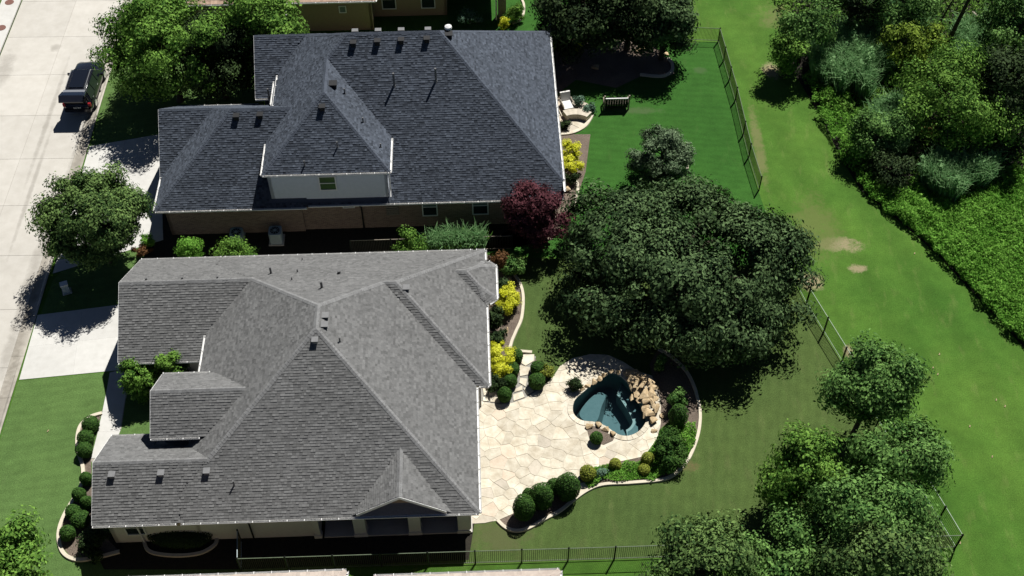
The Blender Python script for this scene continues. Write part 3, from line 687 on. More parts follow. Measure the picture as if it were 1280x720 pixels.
# ---- boulders
def rockmesh(seed, n=11):
    r = random.Random(seed); bm = bmesh.new()
    for i in range(n):
        v = Vector((r.gauss(0, 1), r.gauss(0, 1), r.gauss(0, 1))).normalized(); bm.verts.new((v.x, v.y, v.z))
    bmesh.ops.convex_hull(bm, input=bm.verts)
    for v in [v for v in bm.verts if not v.link_faces]: bm.verts.remove(v)
    bmesh.ops.bevel(bm, geom=list(bm.edges), offset=.035, segments=1, affect='EDGES')
    me = bpy.data.meshes.new('boulder'); bm.to_mesh(me); bm.free()
    a = me.attributes.new('tint', 'FLOAT', 'FACE'); a.data.foreach_set('value', np.full(len(me.polygons), r.random(), dtype=np.float32)); me.materials.append(M['rock']); return me
RM = [rockmesh(i) for i in range(9)]
def boulder(px, py, wpx, hpx, z, label, rot=0, group=None, flat=.42):
    g = G(px, py, z); s = scl(px, py, z); o = link('boulder', RM[random.randrange(9)], label=label, cat='boulder', group=group)
    o.location = (g[0], g[1], z); rx = wpx/s/2; ry = hpx/s/1.5; o.scale = (rx, ry, max(.14, min(rx, ry)*flat)); o.rotation_euler = (random.uniform(-.12, .12), random.uniform(-.12, .12), rot); return o
G1 = 'tan boulders stacked as a rock waterfall along the right of the pool'
WF = [(786, 466, 12, 9, .3), (793, 466, 10, 8, .35), (800, 470, 10, 9, .4), (806, 473, 10, 9, .45), (789, 473, 12, 10, .4), (795, 479, 13, 12, .5), (803, 480, 14, 9, .6), (812, 478, 12, 10, .55), (817, 485, 13, 10, .45),
    (797, 488, 9, 16, .35), (805, 491, 12, 15, .6), (813, 491, 14, 11, .55), (818, 497, 10, 9, .4), (800, 500, 9, 8, .3), (808, 501, 10, 8, .5), (815, 504, 13, 12, .5), (821, 510, 9, 10, .35), (807, 510, 10, 9, .3), (812, 517, 14, 11, .35), (816, 525, 12, 8, .2), (805, 519, 9, 7, .2), (787, 482, 8, 14, .2), (792, 495, 7, 11, .15)]
ORD = ['first', 'second', 'third', 'fourth', 'fifth', 'sixth', 'seventh', 'eighth', 'ninth', 'tenth', 'eleventh', 'twelfth']
WFS = sorted(WF, key=lambda q: q[0] - .42*(q[1]-466)); cols = (('water side', WFS[:8]), ('middle', WFS[8:16]), ('bark side', WFS[16:]))
for cn, cl in cols:
    for i, (px, py, ww, hh, z) in enumerate(sorted(cl, key=lambda q: q[1])):
        boulder(px, py, ww*1.17, hh*1.2, z, 'tan waterfall boulder, %s from the top along the %s of the rocks' % (ORD[i], cn), random.uniform(-.6, .6), G1)
for i, (px, py, ww, hh) in enumerate([(727, 485, 10, 8), (735, 481, 9, 7), (742, 477, 10, 8), (749, 473, 9, 7), (756, 469, 10, 7), (764, 465, 9, 6), (772, 465, 8, 6)]):
    boulder(px, py, ww, hh, .12, 'small tan stone, %s from the left in the row on the upper left pool rim' % ORD[i], .5, 'stones in a row on the upper left pool rim', .4)
for i, (px, py, ww, hh) in enumerate([(737, 533, 12, 8), (748, 531, 11, 7), (757, 536, 12, 7), (766, 542, 10, 6)]):
    boulder(px, py, ww, hh, .12, 'flat tan stone, %s from the left in the row at the planted pocket' % ORD[i], -.4, 'stones in a row at the planted pocket', .4)
boulder(830, 519, 13, 7, .1, 'single pale boulder on bark right of the rock waterfall', .1)
boulder(818, 539, 10, 6, .06, 'small dark edged boulder on the patio below the rock waterfall', -.3)
boulder(637, 349, 8, 7, .15, 'pale boulder above the golden shrubs by the grey roof', .2)
boulder(634, 413, 7, 8, .15, 'pale boulder between the two golden shrub clumps', .2)
boulder(708, 236, 13, 7, .2, 'pale boulder above the dark red tree at the roof corner', .1)

# ---- stepping stones
o = S(sheet('gravel_path', gp([(600, 486), (622, 485), (640, 487), (652, 462), (650, 446), (660, 441), (670, 446), (664, 462), (662, 478), (672, 488), (655, 499), (640, 504), (625, 506), (600, 503)]), .016, M['gravel']))
steps = [[(651, 444), (668, 443.5), (667, 452), (657, 458), (650, 454)], [(650, 457), (663, 460), (660, 469), (650, 471), (649, 463)], [(650, 473), (659, 474), (657, 484), (649, 479)],
    [(644, 487), (653, 482), (653, 488), (643, 491)], [(654, 486), (662, 484), (667, 489), (659, 494)], [(641, 494), (653, 490), (656, 497), (642, 502)], [(603, 484.5), (610.5, 484), (610, 493), (605, 495)],
    [(611, 488.5), (620, 489), (622, 495), (612, 495)], [(612, 497), (623, 497), (625, 503.5), (613, 503)], [(604, 497), (610, 497), (611, 502), (604, 502)]]
for q in steps:
    q = [tuple(G(*p)[:2]) for p in q]; q = q if area(q) > 0 else q[::-1]; slab(o, q, .016, .05, M['flag'], 'stepping_stone', random.uniform(.4, 1), .05)
q = [tuple(G(*p)[:2]) for p in [(722, 605), (735, 603), (736, 614), (724, 618)]]
s_ = slab(None, q if area(q) > 0 else q[::-1], .014, .06, M['flag'], 'stepping_stone', .9, .05); props(s_, label='single cream stepping stone between the tall clipped ball and ground cover', cat='stepping stone')

# ================================================================== HOUSES
class Solid:
    """one hip or gable roof over a convex outline; each edge has (eave height, pitch) or None for a gable"""
    def __init__(s, pts, edges): s.p = pts; s.e = edges; s.n = []
    def prep(s):
        m = len(s.p); s.n = []
        for i in range(m):
            a, b = s.p[i], s.p[(i+1) % m]; l = math.hypot(b[0]-a[0], b[1]-a[1]); s.n.append((-(b[1]-a[1])/l, (b[0]-a[0])/l))
        return s
    def f(s, i, x, y): z0, k = s.e[i]; return z0 + k*((x-s.p[i][0])*s.n[i][0] + (y-s.p[i][1])*s.n[i][1])
    def h(s, x, y, eps=1e-6):
        for i in range(len(s.p)):
            if (x-s.p[i][0])*s.n[i][0] + (y-s.p[i][1])*s.n[i][1] < -eps: return -9
        return min(s.f(i, x, y) for i in range(len(s.p)) if s.e[i])
    def faces(s):
        out = {}
        for i in range(len(s.p)):
            if not s.e[i]: continue
            poly = list(s.p); zi, ki = s.e[i]
            for j in range(len(s.p)):
                if j == i or not s.e[j] or len(poly) < 3: continue
                zj, kj = s.e[j]                # f_i <= f_j
                nx, ny = ki*s.n[i][0]-kj*s.n[j][0], ki*s.n[i][1]-kj*s.n[j][1]
                c = (zj - kj*(s.p[j][0]*s.n[j][0]+s.p[j][1]*s.n[j][1])) - (zi - ki*(s.p[i][0]*s.n[i][0]+s.p[i][1]*s.n[i][1]))
                poly = clip(poly, (nx, ny), c)
            if len(poly) >= 3 and abs(area(poly)) > .02: out[i] = poly
        return out
def rect(x0, y0, x1, y1, front, right, back, left): return Solid([(x0, y0), (x1, y0), (x1, y1), (x0, y1)], [front, right, back, left]).prep()
class House:
    def __init__(s, root, solids): s.root = root; s.S = solids; s.c, s.s_ = math.cos(root.rotation_euler.z), math.sin(root.rotation_euler.z)
    def h(s, x, y, skip=None): return max([q.h(x, y) for i, q in enumerate(s.S) if i != skip] + [-9])
    def local(s, p): dx, dy = p[0]-s.root.location.x, p[1]-s.root.location.y; return (dx*s.c + dy*s.s_, -dx*s.s_ + dy*s.c, p[2])
    def hit(s, px, py):                        # where the roof is seen at a pixel
        for z in np.arange(11, 2, -.02):
            q = s.local(G(px, py, z))
            if s.h(q[0], q[1]) >= z: return (q[0], q[1], z)
        return s.local(G(px, py, 2.7))
def build_roof(H, shm, capm, expo=.145, fascia=True, gutter=True, seed=3, guttermat='white'):
    r = random.Random(seed); V = []; T = []; deck = MB(); caps = []; capT = []; gm = MB(); fm = MB()
    for si, s in enumerate(H.S):
        fcs = s.faces()
        for i, poly in fcs.items():
            deck.add([(x, y, s.f(i, x, y) - .03 - .004*si) for x, y in poly], [tuple(range(len(poly)))])
            z0, k = s.e[i]; a = np.array(s.p[i]); n = np.array(s.n[i]); t = np.array([n[1], -n[0]]); sl = math.hypot(1, k)
            uv = [(float((np.array(p)-a) @ t), float((np.array(p)-a) @ n)) for p in poly]
            vmax = max(v for u, v in uv); dv = expo / sl
            def span(v):
                xs = []
                for q in range(len(uv)):
                    p0, p1 = uv[q], uv[(q+1) % len(uv)]
                    if (p0[1] - v) * (p1[1] - v) <= 0 and abs(p0[1]-p1[1]) > 1e-9: xs.append(p0[0] + (p1[0]-p0[0])*(v-p0[1])/(p1[1]-p0[1]))
                return (min(xs), max(xs)) if len(xs) >= 2 else None
            row = 0; v = 0.0
            nz = 1/sl; up = np.array([-n[0]*k, -n[1]*k, 1]) / sl
            while v < vmax - .02:
                v1 = min(v + dv, vmax - .001); sa, sb = span(max(v, .0005)), span(v1)
                if sa is None or sb is None: v += dv; row += 1; continue
                u0, u1 = min(sa[0], sb[0]), max(sa[1], sb[1]); u = u0 - r.uniform(0, .3); rowt = r.gauss(0, .04)
                while u < u1:
                    wd = r.choice((.13, .16, .18, .21, .25)); ue = u + wd
                    lo0, lo1 = max(u, sa[0]), min(ue, sa[1]); hi0, hi1 = max(u, sb[0]), min(ue, sb[1])
                    if lo1 > lo0 - .02 or hi1 > hi0 - .02:
                        lo1 = max(lo1, lo0); hi1 = max(hi1, hi0)
                        um, vm = (lo0+lo1+hi0+hi1)/4, (v+v1)/2; c = a + t*um + n*vm; z = s.f(i, c[0], c[1]); ok = True
                        for oi, o in enumerate(H.S):
                            if oi == si: continue
                            oh = o.h(c[0], c[1])
                            if oh > z + .05 or (abs(oh - z) <= .008 and oi < si): ok = False; break
                        if ok:
                            th = r.choice((.013, .017, .027, .031)) + .0013*si
                            def P(uu, vv, lift): q = a + t*uu + n*vv; return (q[0] + up[0]*lift, q[1] + up[1]*lift, s.f(i, q[0], q[1]) + up[2]*lift)
                            A0, A1, B1, B0 = P(lo0, v, th), P(lo1-.004, v, th), P(hi1-.004, v1, .004), P(hi0, v1, .004)
                            V.append((A0, A1, B1, B0)); T.append(min(1, max(0, (.60 if th > .022 else .42) + rowt + r.gauss(0, .24))))
                            V.append((P(lo0, v, -.01), P(lo1-.004, v, -.01), A1, A0)); T.append(.3)
                    u = ue
                v += dv; row += 1
            # ridge and hip caps
            m = len(poly)
            for q in range(m):
                p0, p1 = np.array(poly[q]), np.array(poly[(q+1) % m])
                for j in fcs:
                    if j <= i: continue
                    if all(abs(s.f(i, *p) - s.f(j, *p)) < 1e-4 for p in (p0, p1)) and np.linalg.norm(p1-p0) > .1:
                        if s.f(i, *p0) > s.f(i, *p1): p0, p1 = p1, p0
                        A3 = np.array([*p0, s.f(i, *p0)]); B3 = np.array([*p1, s.f(i, *p1)]); d = B3 - A3; ln = np.linalg.norm(d); d /= ln
                        si_ = np.cross(d, [0, 0, 1]); si_ /= np.linalg.norm(si_); nn = max(1, int(ln/.2))
                        mid2 = (p0+p1)/2 + si_[:2]*.1; other = s.h(*mid2); drop = max(0.0, (s.f(i, *((p0+p1)/2)) - max(other, -5)) / .1) if other > -5 else .6
                        for c_ in range(nn):
                            st, en = A3 + d*ln*c_/nn, A3 + d*ln*(c_+1)/nn; mp = (st+en)/2; ok = True
                            for oi, o in enumerate(H.S):
                                if oi == si: continue
                                oh = o.h(mp[0], mp[1])
                                if oh > mp[2] + .04: ok = False; break
                                if max(o.h(*(mp[:2]+si_[:2]*.3)), o.h(*(mp[:2]-si_[:2]*.3))) > mp[2] + .02: ok = False; break
                            if not ok: continue
                            tt = r.uniform(.2, .8)
                            for sg in (-1, 1):
                                e = si_ * sg * .14
                                def Q(p, lift): return (p[0], p[1], p[2] + lift)
                                def E(p, lift):
                                    x, y = p[0] + e[0], p[1] + e[1]; hh = s.h(x, y)
                                    return (x, y, (hh if hh > -5 else p[2] - .14*drop) + lift)
                                lo, hi = .036, .022
                                qd = (Q(st, lo), E(st, lo), E(en, hi), Q(en, hi)) if sg > 0 else (E(st, lo), Q(st, lo), Q(en, hi), E(en, hi))
                                caps.append(qd); capT.append(tt)
        # eaves: fascia board, gutter, soffit
        for i in range(len(s.p)):
            a, b = np.array(s.p[i]), np.array(s.p[(i+1) % len(s.p)]); ln = np.linalg.norm(b-a); t = (b-a)/ln; n = np.array(s.n[i]); st = None; runs = []
            N_ = max(2, int(ln/.25))
            for c_ in range(N_+1):
                p = a + t*ln*c_/N_; pin = p + n*.02
                zz = s.h(*pin)
                q = p - n*.12; vis = H.h(q[0], q[1], None) < zz - .05 and H.h(pin[0], pin[1], si) < zz + .08 and all(abs(o.h(pin[0], pin[1]) - zz) > .03 for o in H.S[:si])
                if vis and st is None: st = c_
                if (not vis or c_ == N_) and st is not None:
                    if c_ - st >= 1: runs.append((st, c_ if vis else c_ - 1))
                    st = None
            for (c0, c1) in runs:
                if c1 <= c0: continue
                p, q = a + t*ln*c0/N_, a + t*ln*c1/N_
                if s.e[i]:
                    z = s.e[i][0]; o = -n
                    def W(pp, off, zz): return (pp[0]+o[0]*off, pp[1]+o[1]*off, zz)
                    fm.add([W(p, -.03, z-.2), W(q, -.03, z-.2), W(q, -.03, z-.035), W(p, -.03, z-.035), W(p, .0, z-.2), W(q, .0, z-.2), W(q, .0, z-.035), W(p, .0, z-.035)],
                           [(0,1,2,3),(4,7,6,5),(0,4,5,1),(2,6,7,3),(0,3,7,4),(1,5,6,2)])
                    if gutter:
                        prof = [(.002, -.03), (.002, -.13), (.10, -.13), (.135, -.045), (.125, -.02), (.105, -.045), (.085, -.11), (.02, -.11)]
                        Vv = [W(p, x, z+y) for x, y in prof] + [W(q, x, z+y) for x, y in prof]; m = len(prof)
                        gm.add(Vv, [(j, (j+1) % m, m+(j+1) % m, m+j) for j in range(m)] + [tuple(range(m))[::-1], tuple(range(m, 2*m))])
                        L_ = np.linalg.norm(q-p); ns = max(1, int(L_/.85))
                        for k_ in range(ns+1):
                            pp = p + (q-p)*k_/ns*.98 + (q-p)*.01; x0 = W(pp, .0, z-.02); x1 = W(pp, .135, z-.012); gm.bar(x0, x1, .035, .02)
                else:
                    za, zb = [], []
                    NN = 12
                    for c_ in range(NN):
                        p0, p1 = p + (q-p)*c_/NN, p + (q-p)*(c_+1)/NN; h0, h1 = s.h(*(p0+n*.003)), s.h(*(p1+n*.003))
                        fm.add([(p0[0], p0[1], h0-.22), (p1[0], p1[1], h1-.22), (p1[0], p1[1], h1-.005), (p0[0], p0[1], h0-.005),
                                (p0[0]-n[0]*.035, p0[1]-n[1]*.035, h0-.22), (p1[0]-n[0]*.035, p1[1]-n[1]*.035, h1-.22), (p1[0]-n[0]*.035, p1[1]-n[1]*.035, h1-.005), (p0[0]-n[0]*.035, p0[1]-n[1]*.035, h0-.005)],
                               [(0,1,2,3),(4,7,6,5),(0,4,5,1),(2,6,7,3)])
    link('shingles', quads('shingles', np.array(V), T), shm, H.root, kind='stuff')
    link('ridge_caps', quads('ridge_caps', np.array(caps), capT), capm, H.root, kind='stuff')
    deck.build('roof', capm, H.root)
    if gutter and gm.V: gm.build('gutter', M[guttermat], H.root)
    if fm.V: fm.build('fascia', M['white'], H.root)
def wall_panel(mb, H, s, a, b, z0=0, th=.2, inset_h=.07):
    """a wall from a to b (outside on the right hand), reaching up to the underside of the roof solid s"""
    a, b = np.array(a, float), np.array(b, float); ln = np.linalg.norm(b-a); t = (b-a)/ln; n = np.array([-t[1], t[0]]); NN = max(1, int(ln/.4))
    for c in range(NN):
        p0, p1 = a+(b-a)*c/NN, a+(b-a)*(c+1)/NN; h0, h1 = s.h(*p0)-inset_h, s.h(*p1)-inset_h
        if h0 < 0: h0 = h1
        if h1 < 0: h1 = h0
        if max(h0, h1) <= z0: continue
        Q = [(*p0, z0), (*p1, z0), (*p1, h1), (*p0, h0), (*(p0+n*th), z0), (*(p1+n*th), z0), (*(p1+n*th), h1), (*(p0+n*th), h0)]
        mb.add(Q, [(0,1,2,3),(7,6,5,4),(3,2,6,7)] + ([(0,3,7,4)] if c == 0 else []) + ([(1,5,6,2)] if c == NN-1 else []))
def solid_walls(H, si, edges, m, over=.45, z0=0, name='wall'):
    s = H.S[si]; k = len(s.p); mb = MB()
    ins = []
    for i in range(k):                         # inset outline
        n0, n1 = np.array(s.n[i-1]), np.array(s.n[i]); c0 = n0 @ np.array(s.p[i-1]) + over; c1 = n1 @ np.array(s.p[i]) + over
        ins.append(np.linalg.solve(np.array([n0, n1]), np.array([c0, c1])))
    for i in edges: wall_panel(mb, H, s, ins[i], ins[(i+1) % k], z0)
    mb.build(name, M[m], H.root)
def window(H, x, y, z, wd, ht, facing='front', m='glass', frame=.07, mull=True, shade=False):
    """a window on a wall that faces -y ('front') or -x ('left'), lower left corner at x, y, z"""
    def T(mb): return mb
    f = MB(); p = MB()
    def bx(mb, a0, a1, d0, d1, z0, z1):
        if facing == 'front': mb.box(x+a0, x+a1, y+d0, y+d1, z+z0, z+z1)
        else: mb.box(x+d0, x+d1, y+a0, y+a1, z+z0, z+z1)
    bx(f, -frame, 0, -.06, .02, -frame, ht+frame); bx(f, wd, wd+frame, -.06, .02, -frame, ht+frame)
    bx(f, 0, wd, -.06, .02, -frame, 0); bx(f, 0, wd, -.06, .02, ht, ht+frame)
    if mull: bx(f, 0, wd, -.045, .02, ht*.5-.025, ht*.5+.025)
    fo = f.build('window', M['white'], H.root)
    bx(p, 0, wd, -.02, .01, 0, ht*.5 - (.025 if mull else 0)) if shade or mull else None
    if mull:
        p.build('pane', M['glass'], fo); q = MB(); bx(q, 0, wd, -.02, .01, ht*.5+.025, ht); q.build('pane', M['shade'] if shade else M[m], fo)
    else:
        p = MB(); bx(p, 0, wd, -.02, .01, 0, ht); p.build('pane', M[m], fo)
def box_vent(H, px, py, sz=.36, m='vent', ht=.2, name='roof_vent'):
    x, y, z = H.hit(px, py); mb = MB(); h = sz/2
    mb.box(x-h, x+h, y-h, y+h, z-.25, z+ht).box(x-h-.05, x+h+.05, y-h-.05, y+h+.05, z+ht, z+ht+.035); mb.build(name, M[m], H.root)
def pipe_vent(H, px, py, ht=.5, r=.05, m='pipe', cap=False):
    x, y, z = H.hit(px, py); mb = MB(); mb.tube([(x, y, z-.15), (x, y, z+ht)], r, 8)
    mb.tube([(x, y, z-.12), (x, y, z+.06)], [r*2.6, r*1.2], 8)
    if cap: mb.tube([(x, y, z+ht), (x, y, z+ht+.03), (x, y, z+ht+.1)], [r*2, r*2, r*.6], 10)
    mb.build('vent_pipe', M[m], H.root)
def turbine(H, px, py):
    x, y, z = H.hit(px, py); mb = MB(); mb.tube([(x, y, z-.2), (x, y, z+.2)], .14, 12)
    mb.tube([(x, y, z+.2), (x, y, z+.3), (x, y, z+.42), (x, y, z+.5)], [.17, .24, .22, .08], 14); mb.build('turbine_vent', M['white'], H.root)
R22 = math.radians(2.2)
# ---- grey roofed house
o1 = G(115, 657, 2.7)
h1 = empty('house', (o1[0], o1[1], 0), R22, label='long grey shingled hip roof house beside the pool patio', cat='house')
k = .63
H1 = House(h1, [rect(4.45, 0, 19.6, 17.95, (2.7, k), (2.7, k), (2.7, k), (3.5, k)),
    rect(9, 7.9, 20.3, 17.95, (2.7, k), (2.7, k), (2.7, k), None),
    Solid([(14, 13.6), (20.3, 13.6), (20.92, 14.15), (20.92, 16.65), (20.3, 17.17), (14, 17.17)], [(2.7, k), (2.7, k), (2.7, k), (2.7, k), (2.7, k), None]).prep(),
    rect(-.47, 10.25, 9, 17.95, (2.7, k), None, (2.7, k), None),
    rect(2.62, 4.2, 9, 8.28, (4.15, .66), None, (4.15, .66), None),
    rect(0, 0, 8, 5.33, (2.7, k), None, (2.7, k), None),
    rect(13.1, .03, 18.2, 4.2, None, (2.72, .7), None, (2.72, .7))])
build_roof(H1, M['shingle1'], M['cap1'], seed=3)
solid_walls(H1, 0, [1, 2, 3], 'stucco'); solid_walls(H1, 1, [0, 1], 'stucco'); solid_walls(H1, 2, [1, 2, 3], 'stucco')
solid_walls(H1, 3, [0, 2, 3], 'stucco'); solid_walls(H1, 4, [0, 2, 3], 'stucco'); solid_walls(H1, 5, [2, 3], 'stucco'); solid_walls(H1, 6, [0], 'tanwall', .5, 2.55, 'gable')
mb = MB(); wall_panel(mb, H1, H1.S[5], (.45, .45), (7.5, .45)); wall_panel(mb, H1, H1.S[0], (7.5, .45), (11.2, .45)); wall_panel(mb, H1, H1.S[0], (11.2, .45), (11.2, 3.4)); wall_panel(mb, H1, H1.S[0], (11.2, 3.4), (19.1, 3.4)); mb.build('wall', M['stucco'], h1)
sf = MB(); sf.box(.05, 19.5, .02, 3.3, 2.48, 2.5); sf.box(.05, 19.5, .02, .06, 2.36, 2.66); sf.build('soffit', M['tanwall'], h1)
MB().box(11.4, 19.2, .3, 3.3, .02, .12).build('porch_floor', M['concrete'], h1)
for (px, w_) in ((446, .62), (516, .62), (579, .62), (391, .30)):
    q = H1.local(G(px, 656, 2.2)); MB().box(q[0]-w_/2, q[0]+w_/2, .32, .32+w_*.8, .1, 2.47).box(q[0]-w_/2-.05, q[0]+w_/2+.05, .28, .36+w_*.8, .0, .3).build('column', M['stucco'], h1)
for px_, z_ in ((165, 2.4), (306, 2.4)):       # downpipes on the side wall
    q = H1.local(G(px_, 662, z_)); MB().tube([(q[0], -.02, 2.55), (q[0], .3, 2.35), (q[0], .38, 2.0), (q[0], .38, .1)], .045, 7).build('downpipe', M['white'] if px_ < 200 else M['metal_dark'], h1)
for (px, py) in ((140.7, 595), (202, 593), (259, 590.7), (394, 427)): box_vent(H1, px, py, .25, 'ventg', .18)
for (px, py) in ((407, 396), (406, 407.5), (508, 361)): box_vent(H1, px, py, .28, 'ventg', .14)
for (px, py, ht, r) in ((339, 342, .55, .06), (372, 340, .25, .035), (365, 350, .25, .035), (402.5, 360, .55, .07), (424, 342, .25, .09), (378, 325, .2, .03), (425, 427, .35, .04), (293, 607, .45, .045), (183, 350, .18, .05), (228, 349, .18, .05), (272, 348, .18, .05)): pipe_vent(H1, px, py, ht, r)
window(H1, 1.3, .45, .9, .9, 1.3)
for x_ in (12.2, 14.6, 17.2): window(H1, x_, 3.4, .8, 1.3, 1.5)
# ---- dark slate roofed house
o2 = G(193, 264, 2.7)
h2 = empty('house', (o2[0], o2[1], 0), R22, label='two storey brick house with steep slate blue hip roofs', cat='house')
k = .81
H2 = House(h2, [rect(7.3, .15, 25.67, 16.95, (2.7, k), (3.4, k), (2.7, k), (5.51, k)),
    rect(7.1, .25, 14.9, 9, (5.35, k), (5.35, k), None, (5.35, k)),
    rect(0, 0, 9.5, 9.8, (2.7, k), None, (2.7, k), (2.7, k)),
    rect(-.1, 3.05, 9, 9.8, (2.7, k), None, (2.7, k), None),
    rect(5.75, 8.4, 10.5, 14.9, (4.45, k), None, (4.45, k), None)])
build_roof(H2, M['shingle2'], M['cap2'], seed=8)
solid_walls(H2, 0, [0, 1, 2, 3], 'brick'); solid_walls(H2, 2, [0, 2, 3], 'brick'); solid_walls(H2, 3, [3], 'brick'); solid_walls(H2, 4, [0, 2, 3], 'stucco')
solid_walls(H2, 1, [0, 1, 3], 'siding', .22, 2.6)
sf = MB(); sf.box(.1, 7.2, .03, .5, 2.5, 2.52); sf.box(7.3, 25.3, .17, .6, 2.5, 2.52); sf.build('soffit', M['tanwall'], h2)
for (px, py) in ((442, 56), (472, 54), (501.6, 52.5), (533.6, 51), (403, 136), (325.5, 146), (296, 147.5)): box_vent(H2, px, py, .30, 'vent', .22)
for (px, py) in ((561, 45), (416.5, 107)): box_vent(H2, px, py, .40, 'vent', .2)
for px in (443, 472, 501, 534.6):              # vents peeping over the ridge from the back slope
    q = H2.local(G(px, 38, 9.6)); MB().box(q[0]-.2, q[0]+.2, 8.75, 9.05, 9.0, 9.45).build('roof_vent', M['ventg'], h2)
turbine(H2, 560.5, 39.5)
for (px, py, ht, r) in ((493, 107, 1.0, .07), (545, 101, 1.0, .07), (431, 117, .4, .045), (454, 153, .4, .045), (476, 184, .3, .045), (422, 184, .45, .045), (381, 207, .4, .045), (337, 124, .9, .06)): pipe_vent(H2, px, py, ht, r)
q = H2.local(G(407, 232, 4.6)); window(H2, q[0]-.42, .47, 3.75, .95, 1.1)
for (px, w_, sh) in ((537, .85, True), (600.5, .9, True)): q = H2.local(G(px, 262, 1.8)); window(H2, q[0]-w_/2, .6, 1.05, w_, 1.5, shade=sh)
q = H2.local(G(435.5, 259, 2.1)); window(H2, q[0]-.3, .6, 2.0, .62, .4, mull=False)
q = H2.local(G(490, 263, 1.9)); f = MB()
for i in range(7): f.box(q[0]-.4, q[0]+.4, .5, .6, 1.2+i*.17, 1.31+i*.17)
f.build('wall_louvre', M['wood'], h2)
q = H2.local(G(451, 260, 2.2)); MB().tube([(q[0], .0, 2.6), (q[0], .35, 2.4), (q[0], .5, 2.2), (q[0], .5, .1)], .05, 7).build('downpipe', M['metal_dark'], h2)
q = H2.local(G(484, 225, 4.6)); MB().tube([(q[0], .2, 5.2), (q[0]+.1, .65, 5.0), (q[0]+.1, .65, 3.4), (q[0]+.1, .3, 3.1)], .05, 7).build('downpipe', M['white'], h2)
# ---- tan house beyond
o3 = G(467, 37, 0)
h3 = empty('house', (o3[0], o3[1], 0), R22, label='tan stucco house with terracotta roof at the top of the picture', cat='house')
H3 = House(h3, [rect(-13.5, -.4, .4, 12, (2.95, .45), (2.95, .45), (2.95, .45), (2.95, .45)), rect(-4, 1.15, 9.9, 13, (3.0, .45), (3.0, .45), (3.0, .45), None)])
build_roof(H3, M['tile'], M['tile'], .3, seed=4)
solid_walls(H3, 0, [0, 1, 3], 'tanwall', .4)
mb = MB(); wall_panel(mb, H3, H3.S[1], (-.1, 1.6), (5.6, 1.6)); wall_panel(mb, H3, H3.S[1], (5.6, 1.6), (5.6, 6)); wall_panel(mb, H3, H3.S[1], (5.6, 6), (9.6, 6)); mb.build('wall', M['tanwall'], h3)
for px in (484.5, 534): q = H3.local(G(px, 10, 1.7)); window(H3, q[0]-.45, 1.6, .75, .95, 1.65, shade=True)
q = H3.local(G(428.5, 12, 1.9)); window(H3, q[0]-.22, 0.0, 1.7, .42, .5, mull=False, m='shade')
q = H3.local(G(620.5, 25, 0)); MB().tube([(q[0], q[1], .0), (q[0], q[1], 3.0)], .06, 8).build('downpipe', M['white'], h3)
MB().box(q[0]+.15, q[0]+.75, q[1]+.1, q[1]+.7, 0, 2.9).build('column', M['wood'], h3)
q = H3.local(G(463, 8, 2.6)); MB().tube([(q[0], -.06, 2.8), (q[0], -.06, .1)], .045, 7).build('downpipe', M['tanwall'], h3)
# ---- pale roofed house at the bottom edge
o4 = G(432.5, 713.5, 2.9)
h4 = empty('house', (o4[0], o4[1], 0), R22, label='pale pink roofed house whose gutter shows at the bottom edge', cat='house')
q4 = G(699.5, 712.5, 2.9); dx = (q4[0]-o4[0])*math.cos(R22) + (q4[1]-o4[1])*math.sin(R22); dy = -(q4[0]-o4[0])*math.sin(R22) + (q4[1]-o4[1])*math.cos(R22)
H4 = House(h4, [rect(-16, -9, 0, 0, (2.9, .5), (2.9, .5), (2.9, .5), (2.9, .5)), rect(-3, -9, dx, dy - .02, (2.9, .5), (2.9, .5), (2.9, .5), None)])
H4.S[1] = rect(1.35, -9, dx, dy, (2.9, .5), (2.9, .5), (2.9, .5), (2.9, .5))
build_roof(H4, M['tile4'], M['tile4'], .3, seed=5)
for i in (0, 1): solid_walls(H4, i, [0, 1, 2, 3], 'tanwall', .4)

# ================================================================== FENCES
def fence(line, label, ht=1.37, post_d=2.42, posts=None, railmat='rail', name='iron_fence', tops=True):
    P = [np.array(p[:2]) for p in line]; c = P[0]
    root = empty(name, (c[0], c[1], 0), 0, label=label, cat='fence'); pk = MB()
    for a, b in zip(P[:-1], P[1:]):
        ln = np.linalg.norm(b-a); n = max(1, round(ln/post_d)); d = (b-a)/ln
        for i in range(n):
            p, q = a + (b-a)*i/n - c, a + (b-a)*(i+1)/n - c
            MB().box(p[0]-.035, p[0]+.035, p[1]-.035, p[1]+.035, 0, ht+.06).add([(p[0]-.045, p[1]-.045, ht+.06), (p[0]+.045, p[1]-.045, ht+.06), (p[0]+.045, p[1]+.045, ht+.06), (p[0]-.045, p[1]+.045, ht+.06), (p[0], p[1], ht+.12)], [(0,1,4),(1,2,4),(2,3,4),(3,0,4),(3,2,1,0)]).build('post', M['metal_dark'], root)
            for z, m_ in ((ht, railmat), (.14, railmat)): MB().bar((p[0]+d[0]*.04, p[1]+d[1]*.04, z), (q[0]-d[0]*.04, q[1]-d[1]*.04, z), .034, .03).build('rail', M[m_], root)
            m = max(2, int(np.linalg.norm(q-p)/.10))
            for j in range(1, m):
                x, y = p + (q-p)*j/m; pk.add([(x-.011, y-.006, .1), (x+.011, y-.006, .1), (x, y+.013, .1), (x-.011, y-.006, ht), (x+.011, y-.006, ht), (x, y+.013, ht)], [(0,1,4,3),(1,2,5,4),(2,0,3,5)])
        e = b - c; MB().box(e[0]-.035, e[0]+.035, e[1]-.035, e[1]+.035, 0, ht+.08).build('post', M['metal_dark'], root)
    pk.build('picket', M['picket'], root, kind='stuff'); return root
